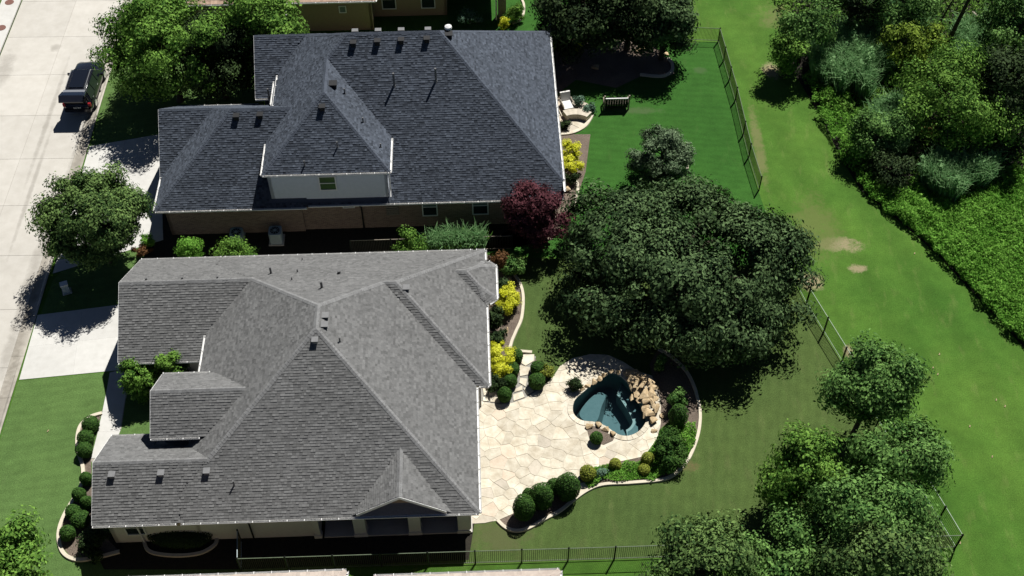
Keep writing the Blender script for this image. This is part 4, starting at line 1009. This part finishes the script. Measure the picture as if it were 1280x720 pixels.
fence([G(*p) for p in ((302, 714), (594.3, 704.6), (767.6, 699.4), (1193.7, 685))], 'black iron fence along the bottom lawn between the grey house and the pale gutter', railmat='rail2')
fence([G(*p) for p in ((1193.7, 685), (1173, 650), (1052, 452.5), (1007.7, 380), (975, 318))], 'black iron fence with pale rail slanting from the bottom right corner up to the oak', 1.4)
fence([G(*p) for p in ((948.5, 238), (935.7, 197), (928.8, 169), (918.8, 126.6), (897.5, 52.5))], 'black iron fence between the bright neighbour lawn and the mown rough', 1.25, railmat='rail2')
fence([G(*p) for p in ((897.5, 52.5), (850, 50.5), (800, 46))], 'short run of black iron fence behind the shaded trees at the top', 1.25, railmat='rail2')
fence([G(*p) for p in ((640, 312), (440, 318))], 'dark fence rail in shade between the two houses', 1.3, railmat='wood')
fence([G(*p) for p in ((302, 713), (302, 678))], 'shaded iron side gate between white wall and bottom fence', 1.3, railmat='ac')

# ================================================================== CAR
def car():
    a = np.array(G(93, 134)[:2]); b = np.array(G(120, 80)[:2]); d = b - a; ang = math.atan2(d[1], d[0]) - math.pi/2
    ang = math.atan2(SD[1], SD[0]) - math.pi/2
    c = ST(inv(104, 116)[0], 1.22)
    r = empty('parked_car', (c[0], c[1], .02), ang, label='black suv parked at the kerb with its tailgate raised', cat='car'); r.scale = (1.05, 1.05, 1.05)
    # y, sill half width, belt height, belt half width, top height, top half width, bottom z
    ST_ = [(-2.40, .70, .78, .74, .80, .60, .42), (-2.32, .86, .92, .88, .96, .80, .34), (-2.1, .92, 1.02, .93, 1.10, .82, .30), (-2.0, .93, 1.03, .94, 1.60, .66, .28), (-1.75, .94, 1.04, .95, 1.72, .68, .27), (-.8, .95, 1.02, .96, 1.78, .69, .27), (.0, .95, 1.0, .96, 1.77, .69, .27),
           (.42, .95, .99, .96, 1.70, .67, .27), (1.15, .94, .97, .95, 1.08, .80, .27), (1.3, .94, .95, .95, 1.05, .82, .27), (1.95, .92, .90, .93, .98, .78, .28), (2.25, .84, .80, .86, .86, .68, .32), (2.40, .66, .62, .68, .66, .52, .40)]
    V = []; n = 11
    for (y, sw, bh, bw, th, tw, z0) in ST_:
        half = [(sw*.9, z0), (sw, z0+.14), (bw, (z0+bh)*.55), (bw*.985, bh), (tw, th - .04)]
        ring = [(x, z) for x, z in half] + [(0, th)] + [(-x, z) for x, z in half[::-1]]
        V += [(x, y, z) for x, z in ring]
    Fc = []
    for i in range(len(ST_)-1):
        for j in range(n-1): Fc.append((i*n+j, i*n+j+1, (i+1)*n+j+1, (i+1)*n+j))
        Fc.append((i*n+n-1, i*n, (i+1)*n, (i+1)*n+n-1))
    Fc += [tuple(range(n)), tuple((len(ST_)-1)*n+j for j in range(n))[::-1]]
    body = MB().add(V, [f[::-1] for f in Fc]).build('body', M['paint'], r, True)
    mdf = body.modifiers.new('bevel', 'BEVEL'); mdf.width = .02; mdf.segments = 2; mdf.limit_method = 'ANGLE'; mdf.angle_limit = math.radians(30)
    def panel(name, pts, m, lift=.012):
        p = [Vector(q) for q in pts]; nn = (p[1]-p[0]).cross(p[2]-p[0]).normalized() * lift
        k = len(p); return MB().add([q + nn for q in p] + [q - nn*.3 for q in p], [tuple(range(k))] + [(i, k+i, k+(i+1) % k, (i+1) % k) for i in range(k)]).build(name, M[m], r)
    panel('windscreen', [(-.70, 1.10, 1.12), (.70, 1.10, 1.12), (.60, .48, 1.66), (-.60, .48, 1.66)], 'carglass', .03)
    panel('sunroof', [(-.48, -1.55, 1.765), (.48, -1.55, 1.765), (.48, .25, 1.775), (-.48, .25, 1.775)], 'carglass', .018)
    for s in (-1, 1):
        for (y0, y1, t0, t1) in ((-1.95, -1.05, -1.8, -1.05), (-.98, -.08, -.98, -.08), (0, 1.0, 0, .42)):
            q = [(s*.945, y0, 1.06), (s*.945, y1, 1.04), (s*.72, t1, 1.64), (s*.72, t0, 1.64)]; panel('side_window', q if s > 0 else q[::-1], 'carglass', .02)
        MB().tube([(s*.64, -1.75, 1.76), (s*.64, -1.6, 1.83), (s*.64, .1, 1.85), (s*.64, .28, 1.77)], .025, 6).build('roof_rail', M['chrome'], r)
        MB().box(s*1.12-.10, s*1.12+.10, .62, .74, .98, 1.14).box(min(s*.93, s*1.05), max(s*.93, s*1.05), .66, .70, 1.0, 1.06).build('mirror', M['paint'], r)
        MB().box(s*.84-.09, s*.84+.09, -2.36, -2.2, .78, 1.02).build('tail_light', M['red'], r)
        MB().box(s*.68-.12, s*.68+.12, 2.22, 2.36, .64, .76).build('headlight', M['chrome'], r)
        MB().box(s*.962-.008, s*.962+.008, -1.6, -1.42, .93, .96).box(s*.962-.008, s*.962+.008, -.3, -.12, .92, .95).build('door_handle', M['chrome'], r)
        for y in (-1.45, 1.45):
            wv = MB().tube([(s*.76, y, .36), (s*.97, y, .36)], .36, 18).build('wheel', M['tyre'], r)
            MB().tube([(s*.96, y, .36), (s*.985, y, .36)], .23, 12).build('rim', M['chrome'], wv)
    MB().box(-.70, .70, -2.30, -2.06, 1.0, 1.12).build('boot_floor', M['tyre'], r)
    MB().box(-.66, .66, -2.26, -2.03, .50, 1.45).build('boot_opening', M['vent'], r)
    tg = MB().add([(-.80, -2.0, 1.80), (.80, -2.0, 1.80), (.86, -2.62, 1.98), (-.86, -2.62, 1.98), (.80, -3.05, 1.80), (-.80, -3.05, 1.80),
                   (-.80, -2.0, 1.74), (.80, -2.0, 1.74), (.86, -2.62, 1.92), (-.86, -2.62, 1.92), (.80, -3.05, 1.72), (-.80, -3.05, 1.72)],
                  [(0,3,2,1), (3,5,4,2), (6,7,8,9), (9,8,10,11), (0,6,9,3), (3,9,11,5), (1,2,8,7), (2,4,10,8), (4,5,11,10), (0,1,7,6)]).build('tailgate', M['paint'], r)
    MB().add([(-.64, -2.08, 1.835), (.64, -2.08, 1.835), (.68, -2.56, 1.975), (-.68, -2.56, 1.975)], [(0,3,2,1)]).build('rear_window', M['carglass'], tg)
    MB().box(-.72, .72, -2.10, -1.86, 1.80, 1.835).build('glare_strip', M['chrome'], r)  # bright strip added at the tailgate hinge to stand for sun glare
    MB().box(-.26, .26, -2.40, -2.37, .66, .78).build('number_plate', M['white'], r)
    MB().box(-.88, .88, -2.46, -2.28, .40, .62).build('bumper', M['paint'], r)
car()

# ================================================================== GARDEN OBJECTS
def ac(px, py, label, hh=.85, name='air_conditioner'):
    g = G(px, py, hh); r = empty(name, (g[0], g[1], 0), R22, label=label, cat='air conditioner'); a = .40
    MB().box(-a-.08, a+.08, -a-.08, a+.08, 0, .08).build('base_slab', M['concrete'], r)
    bm = MB(); pts = []
    for (sx, sy) in ((1, 1), (-1, 1), (-1, -1), (1, -1)):
        for q in range(5):
            t = math.atan2(sy, sx) - math.pi/4 + q*math.pi/8; pts.append((sx*(a-.14) + .14*math.cos(t), sy*(a-.14) + .14*math.sin(t)))
    n = len(pts); bm.add([(x, y, .08) for x, y in pts] + [(x, y, hh) for x, y in pts], [tuple(range(n, 2*n))] + [(i, (i+1) % n, n+(i+1) % n, n+i) for i in range(n)]).build('cabinet', M['ac'], r)
    MB().tube([(0, 0, hh-.02), (0, 0, hh+.015)], .31, 20).build('fan_well', M['vent'], r)
    gr = MB()
    for q in range(10): t = q*math.pi/5; gr.bar((.05*math.cos(t), .05*math.sin(t), hh+.03), (.33*math.cos(t), .33*math.sin(t), hh+.03), .018, .015)
    gr.tube([(0, 0, hh+.01), (0, 0, hh+.05)], .09, 10); gr.build('fan_grille', M['ac'], r)
    lv = MB()
    for q in range(12):
        x = -a+.12+q*(2*a-.24)/11
        for s in (-1, 1): lv.box(x-.012, x+.012, s*a-.012, s*a+.012, .14, hh-.1)
    lv.build('louvre', M['ac'], r)
ac(343.5, 288, 'tall pale air conditioner in shade against the brick wall', .95)
ac(295, 290, 'low air conditioner with dark fan top in shade, left of the tall one', .55)
# utility pedestal
g = G(84, 365); r = empty('utility_pedestal', (g[0], g[1], 0), .4, label='small pale utility pedestal in the shade of the street tree', cat='pedestal')
MB().box(-.2, .2, -.16, .16, .0, .75).build('cabinet', M['ac'], r); MB().box(-.23, .23, -.19, .19, .75, .82).build('lid', M['white'], r); MB().box(-.28, .28, -.24, .24, 0, .06).build('base', M['concrete'], r)
# garden swing seen from its shaded back
g = G(770.5, 139); r = empty('garden_bench', (g[0], g[1], 0), math.radians(2), label='dark high backed garden bench with pale top rail on the neighbour lawn', cat='bench')
for s in (-1, 1):
    MB().box(s*.86-.05, s*.86+.05, .12, .22, 0, 1.28).build('post', M['wood'], r); MB().box(s*.86-.05, s*.86+.05, .22, .85, .55, .62).build('armrest', M['wood'], r); MB().box(s*.86-.05, s*.86+.05, .77, .85, 0, .55).build('leg', M['wood'], r)
MB().box(-.81, .81, .13, .2, .98, 1.06).build('top_rail', M['white'], r)
for i in range(9): MB().box(-.80+i*.178, -.80+i*.178+.165, .15, .18, .18, .97).build('slat', M['vent'], r)
MB().box(-.81, .81, .2, .8, .42, .48).build('seat', M['wood'], r)
# lounge chair and stone fire table on the small patio
g = G(709, 136); r = empty('lounge_chair', (g[0], g[1], .036), math.radians(16), label='white cushioned lounge chair on the small patio by the dark roof', cat='chair')
MB().box(-.36, .36, -.5, .55, .30, .44).build('seat_cushion', M['cushion'], r)
MB().add([(-.36, .35, .44), (.36, .35, .44), (.36, .52, .44), (-.36, .52, .44), (-.36, .60, 1.02), (.36, .60, 1.02), (.36, .76, .98), (-.36, .76, .98)], [(0,1,5,4), (1,2,6,5), (2,3,7,6), (3,0,4,7), (4,5,6,7), (3,2,1,0)]).build('back_cushion', M['cushion'], r)
for sx in (-1, 1):
    for sy in (-.46, .5): MB().box(sx*.33-.03, sx*.33+.03, sy-.03, sy+.03, 0, .3).build('leg', M['metal_dark'], r)
    MB().box(sx*.40-.035, sx*.40+.035, -.45, .5, .55, .60).build('armrest', M['wood'], r)
MB().box(-.37, .37, -.5, .58, .24, .30).build('frame', M['metal_dark'], r)
g = G(721, 147); r = empty('stone_bench', (g[0], g[1], .036), -.08, label='low grey stone bench curving in front of the white lounge chair', cat='bench')
b = MB(); n = 10
for i in range(n):
    t0, t1 = -.55 + i*1.1/n, -.55 + (i+1)*1.1/n; R0, R1 = 1.35, 1.95
    def pt(t, R): return (R*math.sin(t)*1.0, R*math.cos(t) - 1.55)
    q = [pt(t0, R0), pt(t0, R1), pt(t1, R1), pt(t1, R0)]; b = MB(); b.add([(x, y, .0) for x, y in q] + [(x, y, .45) for x, y in q], [(4,7,6,5), (0,1,5,4), (1,2,6,5), (2,3,7,6), (3,0,4,7)], random.random()).build('seat_stone', M['flag3'], r)

# ================================================================== TREES AND SHRUBS
tree(853, 325, 350, 2.9, 2.5, .76, 'oak', 'huge dark oak spreading over the lawn above the pool', 330, 1.0, 320, .25, r0=.42, low=-.5, lobes=.10, nlobe=34, nlimb=16).rotation_euler.z = -.36
tree(114, 270, 124, 4.2, 2.8, .95, 'street', 'rounded street tree at the kerb between the two driveways', 280, .66, 270, .19, r0=.18, nlobe=34, low=-.6)
tree(207, 60, 150, 4.7, 3.9, .95, 'bright', 'large bright green tree beside the parked black suv', 150, .95, 300, .23, r0=.25, low=-.65)
tree(328, 34, 108, 4.6, 3.5, .9, 'bright', 'bright green tree behind the left end of the dark roof', 90, .9, 270, .23, r0=.2, low=-.6)
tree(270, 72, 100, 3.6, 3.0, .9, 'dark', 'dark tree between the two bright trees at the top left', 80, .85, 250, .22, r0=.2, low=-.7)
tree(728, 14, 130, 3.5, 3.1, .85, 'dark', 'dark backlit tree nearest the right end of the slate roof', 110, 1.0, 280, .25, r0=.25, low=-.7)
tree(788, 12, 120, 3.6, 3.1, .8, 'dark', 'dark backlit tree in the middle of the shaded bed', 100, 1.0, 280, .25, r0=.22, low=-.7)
tree(832, 24, 74, 3.6, 2.9, .85, 'oak', 'dark tree at the right end of the shaded bed, nearest the short fence', 70, .9, 260, .24, r0=.2, low=-.7)
tree(828, 195, 74, 2.0, 1.95, .95, 'grey', 'grey green round tree standing on the bright neighbour lawn', 150, .45, 190, .16, r0=.12, low=-.8, nlobe=24)
tree(677, 266, 90, 2.6, 1.9, .85, 'red', 'dark red leaved tree at the front right corner of the slate roof', 75, .55, 200, .19, r0=.1, low=-.7)
tree(1088, 488, 110, 4.2, 3.2, .8, 'mid', 'upper tree of the leafy group over the right fence', 80, .8, 230, .21, r0=.16, low=-.6)
tree(1124, 576, 122, 3.8, 3.0, .85, 'mid', 'tree of the leafy group nearest the mown rough, over the fence line', 90, .8, 220, .21, r0=.16, low=-.6)
tree(1006, 592, 114, 3.4, 2.7, .8, 'bright', 'left tree of the leafy group, standing out over the back lawn', 70, .75, 220, .21, r0=.15, low=-.6)
tree(1084, 660, 155, 4.4, 3.0, .7, 'mid', 'broad tree in the middle of the leafy group', 110, .85, 240, .21, r0=.2, low=-.6)
tree(1098, 716, 150, 4.2, 2.8, .7, 'street', 'rightmost tree of the leafy group at the bottom edge', 90, .85, 240, .21, r0=.2, low=-.6)
tree(865, 712, 175, 3.6, 2.6, .75, 'street', 'low spreading tree at the bottom edge between fence and leafy group', 95, .8, 240, .21, r0=.18, low=-.6)
tree(985, 702, 120, 3.2, 2.3, .8, 'mid', 'small tree squeezed between the broad trees at the bottom edge', 60, .7, 220, .21, r0=.12, low=-.6)
tree(12, 716, 120, 3.6, 2.6, .9, 'bright', 'bright green tree cut by the bottom left corner', 80, .75, 230, .22, r0=.16)
# shrubs by the houses
GB = 'clipped boxwood balls in the front bed'
def ball(px, py, wpx, h, label, group=None, n=1100, leaf='box', **k): return shrub(px, py, wpx, h, leaf, label, n, .10, name='boxwood_shrub', cat='boxwood', group=group, **k)
for (px, py, ww, lb) in [(113, 530, 21, 'topmost clipped ball of the front bed, widest beside the walk'), (107, 547, 20, 'second clipped ball from the top of the front bed'), (105.5, 562, 20, 'third clipped ball from the top, last beside the front walk'),
    (107.5, 598, 15, 'clipped ball alone in the gap by the roof corner'), (98.5, 618, 17, 'clipped ball leftmost of the middle pair in the front bed'), (108.5, 628, 15, 'clipped ball against the grey roof edge, right of the middle pair'),
    (91, 640, 19, 'clipped ball against the edging, left of the angular shrub'), (100.5, 649, 23, 'angular clipped shrub between three balls of the front bed'), (84, 666, 19, 'lowest clipped ball of the front bed at the edging curve')]:
    ball(px, py, ww, .95, lb, GB)
loose(117, 678, 46, 1.3, 'dark', 'dark leafy shrub half in shade at the front corner of the grey house', 40, 120, .14)
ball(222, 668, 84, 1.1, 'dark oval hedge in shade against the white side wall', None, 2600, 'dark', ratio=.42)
loose(175, 475, 44, 3.1, 'bright', 'round green shrub left of two between the garage roof and the entry roof', 90, 150, .14, ratio=.95)
loose(214, 464, 42, 3.2, 'bright', 'green shrub right of two tucked behind the entry roof', 90, 150, .14, ratio=.9)
for (px, py, ww, h, lf, lb) in [(238, 322, 44, 2.6, 'cover', 'pale green shrub behind the garage roof, left of two'), (286, 321, 56, 2.6, 'bright', 'bright green shrub behind the garage roof, right of two'),
    (508, 309, 52, 2.4, 'bright', 'low green shrub showing over the back gutter of the grey roof')]: loose(px, py, ww, h, lf, lb, 44, 120, .14)
gx = [(p[0], p[1]) for p in gp([(538, 322), (604, 318), (604, 306), (538, 309)])]
t = empty('tall_grass', (0, 0, 0), 0, label='feathery tall grasses in a row behind the grey roof', cat='grasses')
blades(gx, 1500, 1.0, 2.1, .028, 'reed', 'blade', t, .16, kind='stuff'); blades(gx, 500, .8, 1.4, .05, 'bright', 'leaf_blade', t, .3, kind='stuff')
# golden and dark shrubs along the grey house
loose(635, 374, 29, 1.2, 'gold', 'bright golden shrub upper of two beside the grey roof', 60, 120, .13, ratio=1.7)
loose(626, 448, 31, 1.3, 'gold', 'bright golden shrub lower of two beside the grey roof', 70, 120, .13, ratio=1.9)
loose(715, 196, 28, 1.2, 'gold', 'bright golden shrub hugging the right wall of the slate roofed house', 56, 110, .13, ratio=1.9)
loose(626, 326, 36, 1.7, 'rust', 'rusty leaved shrub at the back corner of the grey roof', 34, 90, .15)
loose(640, 336, 34, 1.4, 'mid', 'green shrub right of the rusty one at the edging end', 30, 90, .15)
loose(622, 356, 26, 1.5, 'dark', 'dark shrub between the bay roof and the upper golden shrub', 30, 90, .15)
loose(618, 400, 30, 1.4, 'dark', 'dark shrub below the bay roof', 34, 90, .15, ratio=1.3)
loose(622, 424, 26, 1.2, 'dark', 'dark shrub just above the lower golden shrub', 30, 90, .15)
loose(617, 478, 26, .9, 'dark', 'low dark shrub at the foot of the lower golden shrub', 26, 80, .14)
ball(645, 444, 17, .85, 'uppermost clipped ball left of the stepping stones')
ball(641, 461, 17, .85, 'middle clipped ball left of the stepping stones')
ball(638, 476, 17, .85, 'third clipped ball left of the stepping stones')
ball(631, 493, 18, 1.0, 'separate clipped ball by the pale slabs at the house corner')
ball(672, 460, 18, .85, 'upper clipped ball right of the stepping stones')
ball(671, 476, 21, 1.0, 'lower clipped ball right of the stepping stones at the patio edge')
loose(686, 464, 16, .9, 'olive', 'small olive shrub beside the shaded patio arc', 20, 70, .11)
# patio balls and the pool bed
ball(655, 634, 28, 1.9, 'leftmost tall clipped shrub at the lower patio edge', None, 1900); ball(677, 620, 29, 2.0, 'tall clipped shrub second from the left at the lower patio edge', None, 1900)
ball(709.5, 608, 31, 2.0, 'largest tall clipped shrub at the lower patio edge', None, 2000)
ball(661, 620, 18, 1.2, 'small clipped ball behind the leftmost tall one'); ball(692, 608, 18, 1.2, 'small clipped ball between the two right tall ones')
shrub(734.5, 591, 20, 1.0, 'olive', 'olive tinged round shrub right of the largest clipped one', 900, .11)
shrub(769, 580, 15, .7, 'olive', 'golden brown ball on the patio edge in the ground cover', 700, .1); shrub(809.5, 573, 16, .8, 'olive', 'golden brown ball nearest the big hedge', 700, .1)
shrub(805, 587, 15, .6, 'olive', 'golden brown ball amid the ground cover near the edging', 700, .1); loose(753, 593, 14, .5, 'teal', 'small pale tuft in the ground cover', 16, 60, .1)
ball(745.5, 547, 16, .75, 'single clipped ball in the planted pocket beside the pool')
loose(837, 562, 40, 1.4, 'box', 'big rounded hedge at the right end of the pool patio', 90, 200, .12, ratio=1.35, name='hedge', cat='hedge')
ball(848, 519, 24, 1.7, 'dark conical shrub on bark right of the rock waterfall', None, 1400); loose(845, 497, 26, 1.5, 'mid', 'leafy shrub behind the dark conical one', 30, 100, .13)
loose(825, 456, 16, 1.6, 'mid', 'small upright shrub in the oak shade above the rocks', 22, 80, .12); loose(722, 479, 22, .9, 'dark', 'dark tuft in shade at the upper left pool rim', 22, 80, .12)
cov = [(p[0], p[1]) for p in gp([(727, 603), (745, 588), (770, 580), (800, 574), (815, 568), (824, 546), (834, 532), (864, 530), (870, 540), (868, 554), (859, 573), (845, 589), (828, 597), (790, 601), (755, 603), (735, 611)])]
carpet('ground_cover', cov, 11000, .26, .09, 'cover', 'low green ground cover between the patio and the curved edging', 2)
# beyond the slate house
loose(643, 17, 26, 1.6, 'bright', 'round green topiary behind the slate roof', 40, 110, .12); loose(629, 29, 12, 1.0, 'gold', 'small golden shrub peeping over the slate ridge', 20, 60, .12)
loose(587, 20, 34, 1.2, 'teal', 'pale twiggy plant in the shaded porch of the tan house', 24, 40, .14)
loose(722, 128, 17, .9, 'teal', 'blue green shrub behind the white lounge chair', 22, 70, .14); loose(736, 135, 15, .8, 'teal', 'blue green shrub at the tip of the small patio', 20, 70, .14)
loose(706, 157, 14, .7, 'dark', 'dark shrub at the near side of the small patio', 18, 60, .12); loose(712, 222, 18, .9, 'dark', 'dark shrub below the golden one at the slate roof', 22, 70, .12)
loose(700, 55, 14, 1.2, 'gold', 'yellow lit shrub left of the tree trunk behind the slate roof', 18, 60, .13); loose(719, 58, 18, 1.0, 'gold', 'yellow lit shrub right of the tree trunk behind the slate roof', 20, 60, .13)
loose(852, 186, 14, .9, 'bright', 'bright shrub tucked behind the grey green tree', 16, 60, .12)
for (px, py, ww, lf, lb) in [(182, 300, 20, 'cover', 'bright low shrub at the near corner of the slate house driveway'), (178, 312, 22, 'rust', 'brownish low shrub behind the garage roof corner')]: loose(px, py, ww, .9, lf, lb, 22, 70, .13)
for i, (px, py, ww) in enumerate([(765, 60, 40), (800, 62, 44), (832, 66, 26), (745, 84, 30)]):
    boulder(px, py, ww*.45, 8, .1, 'pale rock in the shaded neighbour bed, %s from the left along the trunks' % ORD[(1, 2, 3, 0)[i]], .3, 'pale rocks in the shaded neighbour bed', .4)

# ================================================================== THICKET BEYOND THE ROUGH
EDGE = [(985, 60), (990, 88), (1000, 103), (1025, 145), (1050, 195), (1075, 237), (1110, 265), (1140, 290), (1175, 322), (1215, 365), (1250, 402), (1285, 440)]
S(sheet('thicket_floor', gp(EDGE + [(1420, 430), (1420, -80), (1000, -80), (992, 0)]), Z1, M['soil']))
th = [(p[0], p[1]) for p in gp([(975, 0), (985, 60), (1010, 90), (1075, 190), (1140, 225), (1300, 215), (1330, -60), (980, -60)])]
carpet('undergrowth', th, 46000, .9, .2, 'bright', 'tangled shaded undergrowth beneath the thicket trees', .9, .4)
S(sheet('meadow_floor', gp([(1082, 241), (1112, 226), (1150, 236), (1190, 226), (1240, 218), (1330, 212), (1340, 472), (1289, 440), (1254, 402), (1219, 365), (1179, 322), (1144, 290), (1114, 265)]), Z2, M['golf']))
strip = [(p[0], p[1]) for p in gp([(1003, 102), (1018, 86), (1045, 104), (1066, 140), (1088, 180), (1104, 216), (1126, 240), (1160, 270), (1200, 310), (1250, 362), (1310, 420), (1310, 468), (1285, 442), (1250, 404), (1215, 367), (1175, 324), (1140, 292), (1110, 267), (1075, 239), (1050, 197), (1025, 147)])]
carpet('leafy_bank', strip, 50000, .75, .13, 'cover', 'bright leafy bank along the whole edge of the mown rough', 1.3, .16)
field = [(p[0], p[1]) for p in gp([(1078, 238), (1112, 222), (1150, 232), (1190, 222), (1240, 214), (1330, 208), (1340, 470), (1287, 440), (1250, 402), (1215, 365), (1175, 322), (1140, 290), (1110, 265)])]
carpet('ground_cover', field, 80000, .5, .12, 'cover', 'broad field of bright green ground cover at the right edge', .8, .2)
def reedbed(px, n, h0, h1, label):
    t = empty('reed_bed', (0, 0, 0), 0, label=label, cat='reeds'); blades([(p[0], p[1]) for p in gp(px)], int(n*1.6), h0, h1, .032, 'reed', 'blade', t, .16, kind='stuff')
    o = carpet('tuft', gp(px), int(n*.7), (h0+h1)*.46, .22, 'reed', 'x', 1.8, .3); o.parent = t
    del o['label']; del o['category']
reedbed([(1036, 78), (1052, 50), (1080, 60), (1092, 22), (1125, 12), (1150, 45), (1122, 70), (1108, 104), (1084, 100), (1080, 134), (1058, 112), (1046, 128)], 11000, 1.6, 2.8, 'tall blue green reeds in the upper middle of the thicket')
reedbed([(1012, 75), (1030, 55), (1045, 80), (1040, 120), (1015, 105)], 2500, 1.4, 2.4, 'narrow stand of reeds beside the dark trunk at the thicket edge')
reedbed([(1150, 232), (1166, 205), (1196, 222), (1214, 202), (1240, 214), (1228, 238), (1204, 236), (1190, 258), (1168, 246)], 4000, 1.2, 2.2, 'fresh green reeds in front of the big bright thicket tree')
reedbed([(1188, 50), (1225, 45), (1230, 85), (1195, 90)], 2500, 1.4, 2.4, 'reeds between the two leaning dark trunks')
reedbed([(1085, 150), (1120, 140), (1125, 200), (1090, 205)], 3000, 1.3, 2.2, 'shaded reeds left of the big bright thicket tree')
GT = 'trees of the thicket'
tree(1188, 120, 140, 3.6, 3.0, .95, 'bright', 'big bright feathery tree in the middle of the thicket', 80, 1.0, 240, .21, group=GT, low=-.5, hollow=.3, lobes=.22)
tree(1235, 160, 62, 2.4, 2.0, .9, 'bright', 'bright feathery bush at the right foot of the big thicket tree', 34, .8, 220, .21, group=GT, low=-.6)
tree(1010, 22, 84, 4.0, 2.8, .8, 'mid', 'open green tree at the upper left corner of the thicket', 45, .8, 150, .22, group=GT, hollow=.3)
tree(985, 62, 46, 2.4, 1.9, .9, 'bright', 'small bright tree at the thicket edge by the bare soil', 30, .6, 150, .2, group=GT)
tree(1268, 105, 90, 4.5, 3.8, 1.0, 'dark', 'dark tree at the right edge of the thicket', 70, 1.0, 200, .24, group=GT)
tree(1275, 35, 90, 4.5, 3.2, .9, 'mid', 'green tree in the upper right corner', 55, 1.0, 190, .24, group=GT)
tree(1130, 8, 80, 4.0, 2.6, .8, 'mid', 'leafy tree at the top edge above the reeds', 45, .9, 180, .22, group=GT)
tree(1068, 8, 66, 3.6, 2.4, .8, 'dark', 'dark tree at the top edge left of the reeds', 40, .9, 170, .22, group=GT)
tree(1098, 165, 70, 2.2, 1.9, .9, 'mid', 'mid green bush in shade left of the big thicket tree', 40, .75, 180, .2, group=GT, low=-.7)
tree(1128, 62, 64, 2.6, 1.8, .8, 'lime', 'yellow green bush among the reeds', 34, .7, 150, .2, group=GT, low=-.7)
tree(1163, 52, 36, 2.2, 1.5, .8, 'lime', 'small yellow green bush by the leaning trunk', 20, .6, 130, .2, group=GT, low=-.7)
tree(1115, 215, 56, 1.2, 1.1, .9, 'dark', 'low dark bush at the near edge of the thicket', 30, .6, 150, .2, group=GT, low=-.7)
tree(1245, 190, 60, 1.4, 1.3, .9, 'dark', 'low dark bush above the ground cover field', 30, .6, 150, .2, group=GT, low=-.7)
def bare(px, py, h, lean, r0, label, m='bark'):
    g = G(px, py); t = empty('bare_tree', (g[0], g[1], 0), 0, label=label, cat='dead tree'); top = Vector((lean[0], lean[1], h))
    MB().tube([(0, 0, -.1), (lean[0]*.3, lean[1]*.25, h*.3), (lean[0]*.62, lean[1]*.6, h*.65), top], [r0*1.2, r0, r0*.75, r0*.4], 8).build('trunk', M[m], t, True)
    for i in range(3):
        st = Vector((0, 0, 0)).lerp(top, .45 + .17*i); MB().tube([st, st + Vector((random.uniform(-.8, .8), random.uniform(-.3, .5), .7)), st + Vector((random.uniform(-1.3, 1.3), random.uniform(-.5, .8), 1.5))], [r0*.4, r0*.25, r0*.08], 5).build('branch', M[m], t, True)
bare(1178, 66, 6.5, (1.1, .6), .17, 'leaning dark bare trunk in the thicket, left of two'); bare(1222, 62, 7.0, (1.4, .6), .21, 'leaning dark bare trunk in the thicket, right of two and thicker')
bare(1168, 40, 3.4, (.9, .4), .08, 'thin dark bare sapling left of the leaning trunks')
for (a, b, rr, lb) in [((1194, 58), (1214, 61), .1, 'fallen dead branch lying between the leaning trunks'), ((1216, 15), (1226, 30), .09, 'pale fallen log in the reeds near the top right')]:
    p, q = Vector(G(*a, .9)), Vector(G(*b, 1.0)); o = empty('fallen_log', p, 0, label=lb, cat='log'); d = q - p
    MB().tube([(0, 0, 0), d*.5 + Vector((0, 0, .15)), d], [rr, rr*.9, rr*.5], 7).build('trunk', M['bark_pale'], o, True); MB().tube([d*.4, d*.55 + Vector((.1, .3, .3))], [rr*.5, rr*.2], 5).build('branch', M['bark_pale'], o)
g = G(1157, 170); t = empty('brush_pile', (g[0], g[1], 0), 0, label='pile of dry orange brown brush in front of the big thicket tree', cat='brush pile')
me = core_mesh(1.0, .55, .5); link('heap', me, M['brush'], t)
b = MB()
for i in range(60):
    a = random.uniform(0, 6.28); rr = random.uniform(.2, 1.1); p = Vector((rr*math.cos(a), rr*.55*math.sin(a), random.uniform(.2, .85))); b.bar(p, p + Vector((random.uniform(-.5, .5), random.uniform(-.4, .4), random.uniform(-.1, .3))), .03, .03)
b.build('stick', M['brush'], t)
for i, (px, py) in enumerate([(1030, 100), (1045, 118), (1070, 172), (1082, 180), (1148, 192)]): boulder(px, py, 9, 6, .6, 'pale rock at the thicket edge, %s from the top left' % ORD[i], random.random(), 'pale rocks in the thicket edge', .5)
# scraps of litter lying on the turf
for (px, py, lb) in [(1143, 317, 'tiny white scrap highest on the mown rough, below the bare soil'), (1174, 443, 'white scrap topmost of the three beside the leafy group'), (1172, 468, 'white scrap lowest of the three beside the leafy group'), (1166, 460, 'white scrap leftmost of the three beside the leafy group'), (1245, 500, 'white scrap upper of the close pair far right on the rough'), (1256, 508, 'white scrap lower of the close pair far right on the rough'), (1212, 533, 'white scrap alone right of the tree over the fence line'), (1240, 571, 'white scrap lowest on the open rough at right'), (60, 539, 'white scrap alone on the front lawn'), (1200, 679, 'white scrap at the foot of the fence corner post')]:
    g = G(px, py); o = link('white_scrap', RM[1], label=lb, cat='litter', group='white scraps scattered on the grass'); o.location = (g[0], g[1], .03); o.scale = (.10, .08, .04)
    o.data = RM[1]
